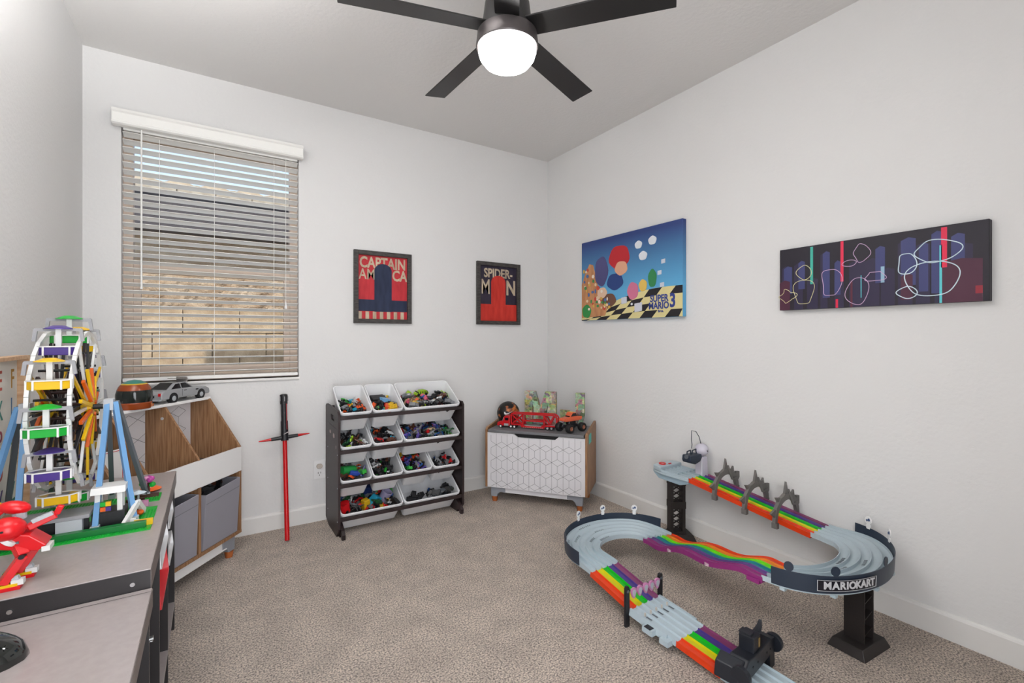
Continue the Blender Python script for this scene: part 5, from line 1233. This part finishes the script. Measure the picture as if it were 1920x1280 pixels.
# grey rock arches with spikes over the top straight
M_rock = bump(mat('arch_grey', '#6a6764', .6), 90, .4, .002)
for t_ in (.27, .53, .765):
    p = A0.lerp(A1, t_); z0 = p.z-.022
    a_ = thing('rock_arch', None, None, (p.x, p.y, z0), parent=tk)
    out, inn = [], []
    for i in range(33):
        an = PI*i/32; wb = .005*abs(math.sin(an*6.5)); out.append(((.107+wb)*math.cos(an), .010+(.120+wb)*math.sin(an)**.85)); inn.append((.091*math.cos(an), .0+(.104)*math.sin(an)**.85))
    MB().prism(out+inn[::-1], -.008, .008).build('arch_ring', M_rock, a_)
    for sp in ([(-.024, .118), (-.004, .190), (.016, .122)], [(.088, .108), (.150, .098), (.104, .052)], [(-.104, .075), (-.142, .060), (-.106, .035)], [(-.080, .105), (-.098, .128), (-.062, .122)], [(.104, .038), (.126, .020), (.104, .008)], [(.045, .120), (.066, .140), (.070, .110)]):
        MB().prism(sp, -.005, .005).build('spike', M_rock, a_)
    MB().bar((.012, -.004, .150), (.040, -.014, .075), .008, .010).build('chain_rod', M_rock, a_); MB().bar((.040, -.014, .075), (.092, -.010, .080), .008, .008).build('chain_rod', M_rock, a_)
    for x in (-.098, .098): MB().cbox((x, 0, -.004), (.02, .026, .026)).build('arch_foot', M_rock, a_)
# launch deck
ld = thing('launch_deck', None, None, (A0.x, A0.y, A0.z), parent=tk)
MB().prism([(-.10, .19), (-.095, -.006), (.095, -.006), (.10, .19), (.085, .255), (-.08, .255)], -.014, -.001, 'xy').build('deck_floor', M_pale, ld, bev=.002)
MB().prism([(-.10, .185), (.10, .185), (.085, .255), (-.08, .255)], -.001, .030, 'xy').build('rear_block', M_pale, ld, bev=.006)
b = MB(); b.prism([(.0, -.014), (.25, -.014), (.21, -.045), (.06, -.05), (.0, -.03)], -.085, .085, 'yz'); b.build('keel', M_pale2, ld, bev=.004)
for q in range(6): MB().box(-.090+.0352*q, -.0865+.0352*q, -.004, .185, -.001, .012).build('lane_divider', M_pale, ld)
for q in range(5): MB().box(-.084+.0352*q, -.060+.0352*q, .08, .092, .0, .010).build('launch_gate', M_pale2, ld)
o = MB().lathe([(.013, 0), (.021, 0), (.021, .007), (.013, .007), (.013, 0)], 20).build('red_button_ring', M_red, ld, smooth=True); o.location = (-.035, .222, .030)
o = MB().lathe([(0, .005), (.012, .004), (.012, 0)], 16).build('button_top', M_white, ld, smooth=True); o.location = (-.035, .222, .030)
MB().box(-.005, .015, .195, .203, .030, .035).build('red_switch', M_red, ld)
MB().box(-.02, .0, -.012, -.004, -.02, .0).build('latch', M_navy, ld)
# white post with a smooth round head, rod and hanging black lantern (no figure)
lp = thing('starter_post', None, None, (2.415, 1.712, A0.z-.01), parent=tk)
M_colm = mat('column_brown_black', '#262120', .5)
M_wpost = mat('post_lilac_white', '#c9c5d2', .4)
MB().frust((0, 0), (.062, .05), (.052, .042), 0, .12).build('post_body', M_wpost, lp, bev=.006)
MB().ball((0, 0, .158), .038, 20, 14, (1.05, 1, .95)).build('round_head', M_wpost, lp, smooth=True)
MB().cyl((0, -.040, .157), (0, -.037, .157), .003, n=8).build('head_hole', M_blackm, lp)
MB().tube([(-.005, 0, .19), (-.02, .003, .235), (-.045, .006, .268), (-.078, .01, .276), (-.080, .01, .225), (-.074, .01, .195), (-.078, .01, .172)], .0022, 6).build('rod', M_navy, lp, smooth=True)
ln_ = thing('lantern', None, None, parent=lp)
b = MB(); b.prism([(-.130, .112), (-.122, .098), (-.085, .088), (-.04, .100), (-.025, .120), (-.030, .140), (-.125, .140)], -.022, .038); b.build('lantern', M_navy, lp, bev=.004)
b = MB()
for x0, x1 in ((-.122, -.085), (-.075, -.035)): b.tube([(x0, .01, .138), (x0+.004, .01, .160), (x1-.004, .01, .164), (x1, .01, .138)], .004, 6)
b.build('lantern_handle', M_navy, lp); MB().cyl((-.137, .005, .132), (-.122, .005, .132), .011, n=14).build('lantern_lens', M_dgrey, lp, smooth=True)
bpy.data.objects.remove(ln_)
# support columns
def column(name, x, y, ztop, hw, hd, base, rz, rungs):
    t = thing(name, None, None, (x, y, 0), rz, parent=tk); e = .018
    if base: MB().frust((0, 0), (.195, .135), (.165, .105), 0, .036).build('base_foot', M_colm, t, bev=.003)
    z0 = .035 if base else 0
    if rungs == 'ladder':
        MB().box(-hw, -hw+.006, -hd, hd, z0, ztop).build('column_side', M_colm, t, bev=.001)
        MB().box(hw-.006, hw, -hd, hd, z0, ztop).build('column_side', M_colm, t, bev=.001)
        MB().box(-hw+.006, hw-.006, hd-.006, hd, z0, ztop).build('column_back', M_colm, t)
        n = 4
        for i in range(n):
            z = z0+(ztop-z0)*(i+.55)/n; MB().bar((-hw+.006, -.002, z-.010), (hw-.006, -.002, z+.010), .004, hd*1.7, (0, 1, 0)).build('rung', M_colm, t)
    else:
        for sx in (-1, 1): MB().box(min(sx*hw, sx*(hw-e)), max(sx*hw, sx*(hw-e)), -hd, hd, z0, ztop).build('column_side', M_colm, t, bev=.001)
        for za, zb in ((z0, .05), (.185, .225), (ztop-.05, ztop)): MB().box(-hw-.002, hw+.002, -hd-.002, hd+.002, za, zb).build('column_band', M_colm, t)
        z = .05
        while z < ztop-.06:
            if not .17 < z < .22:
                MB().bar((-hw+e, 0, z), (hw-e, 0, z+.032), .006, .01, (0, 1, 0)).build('cross_brace', M_colm, t); MB().bar((hw-e, 0, z), (-hw+e, 0, z+.032), .006, .01, (0, 1, 0)).build('cross_brace', M_colm, t)
            z += .034
column('support_column', 2.135, .815, .283, .036, .036, True, R(-4), 'ladder')
column('support_column', 2.358, 1.845, .372, .045, .03, True, R(-30), 'truss')
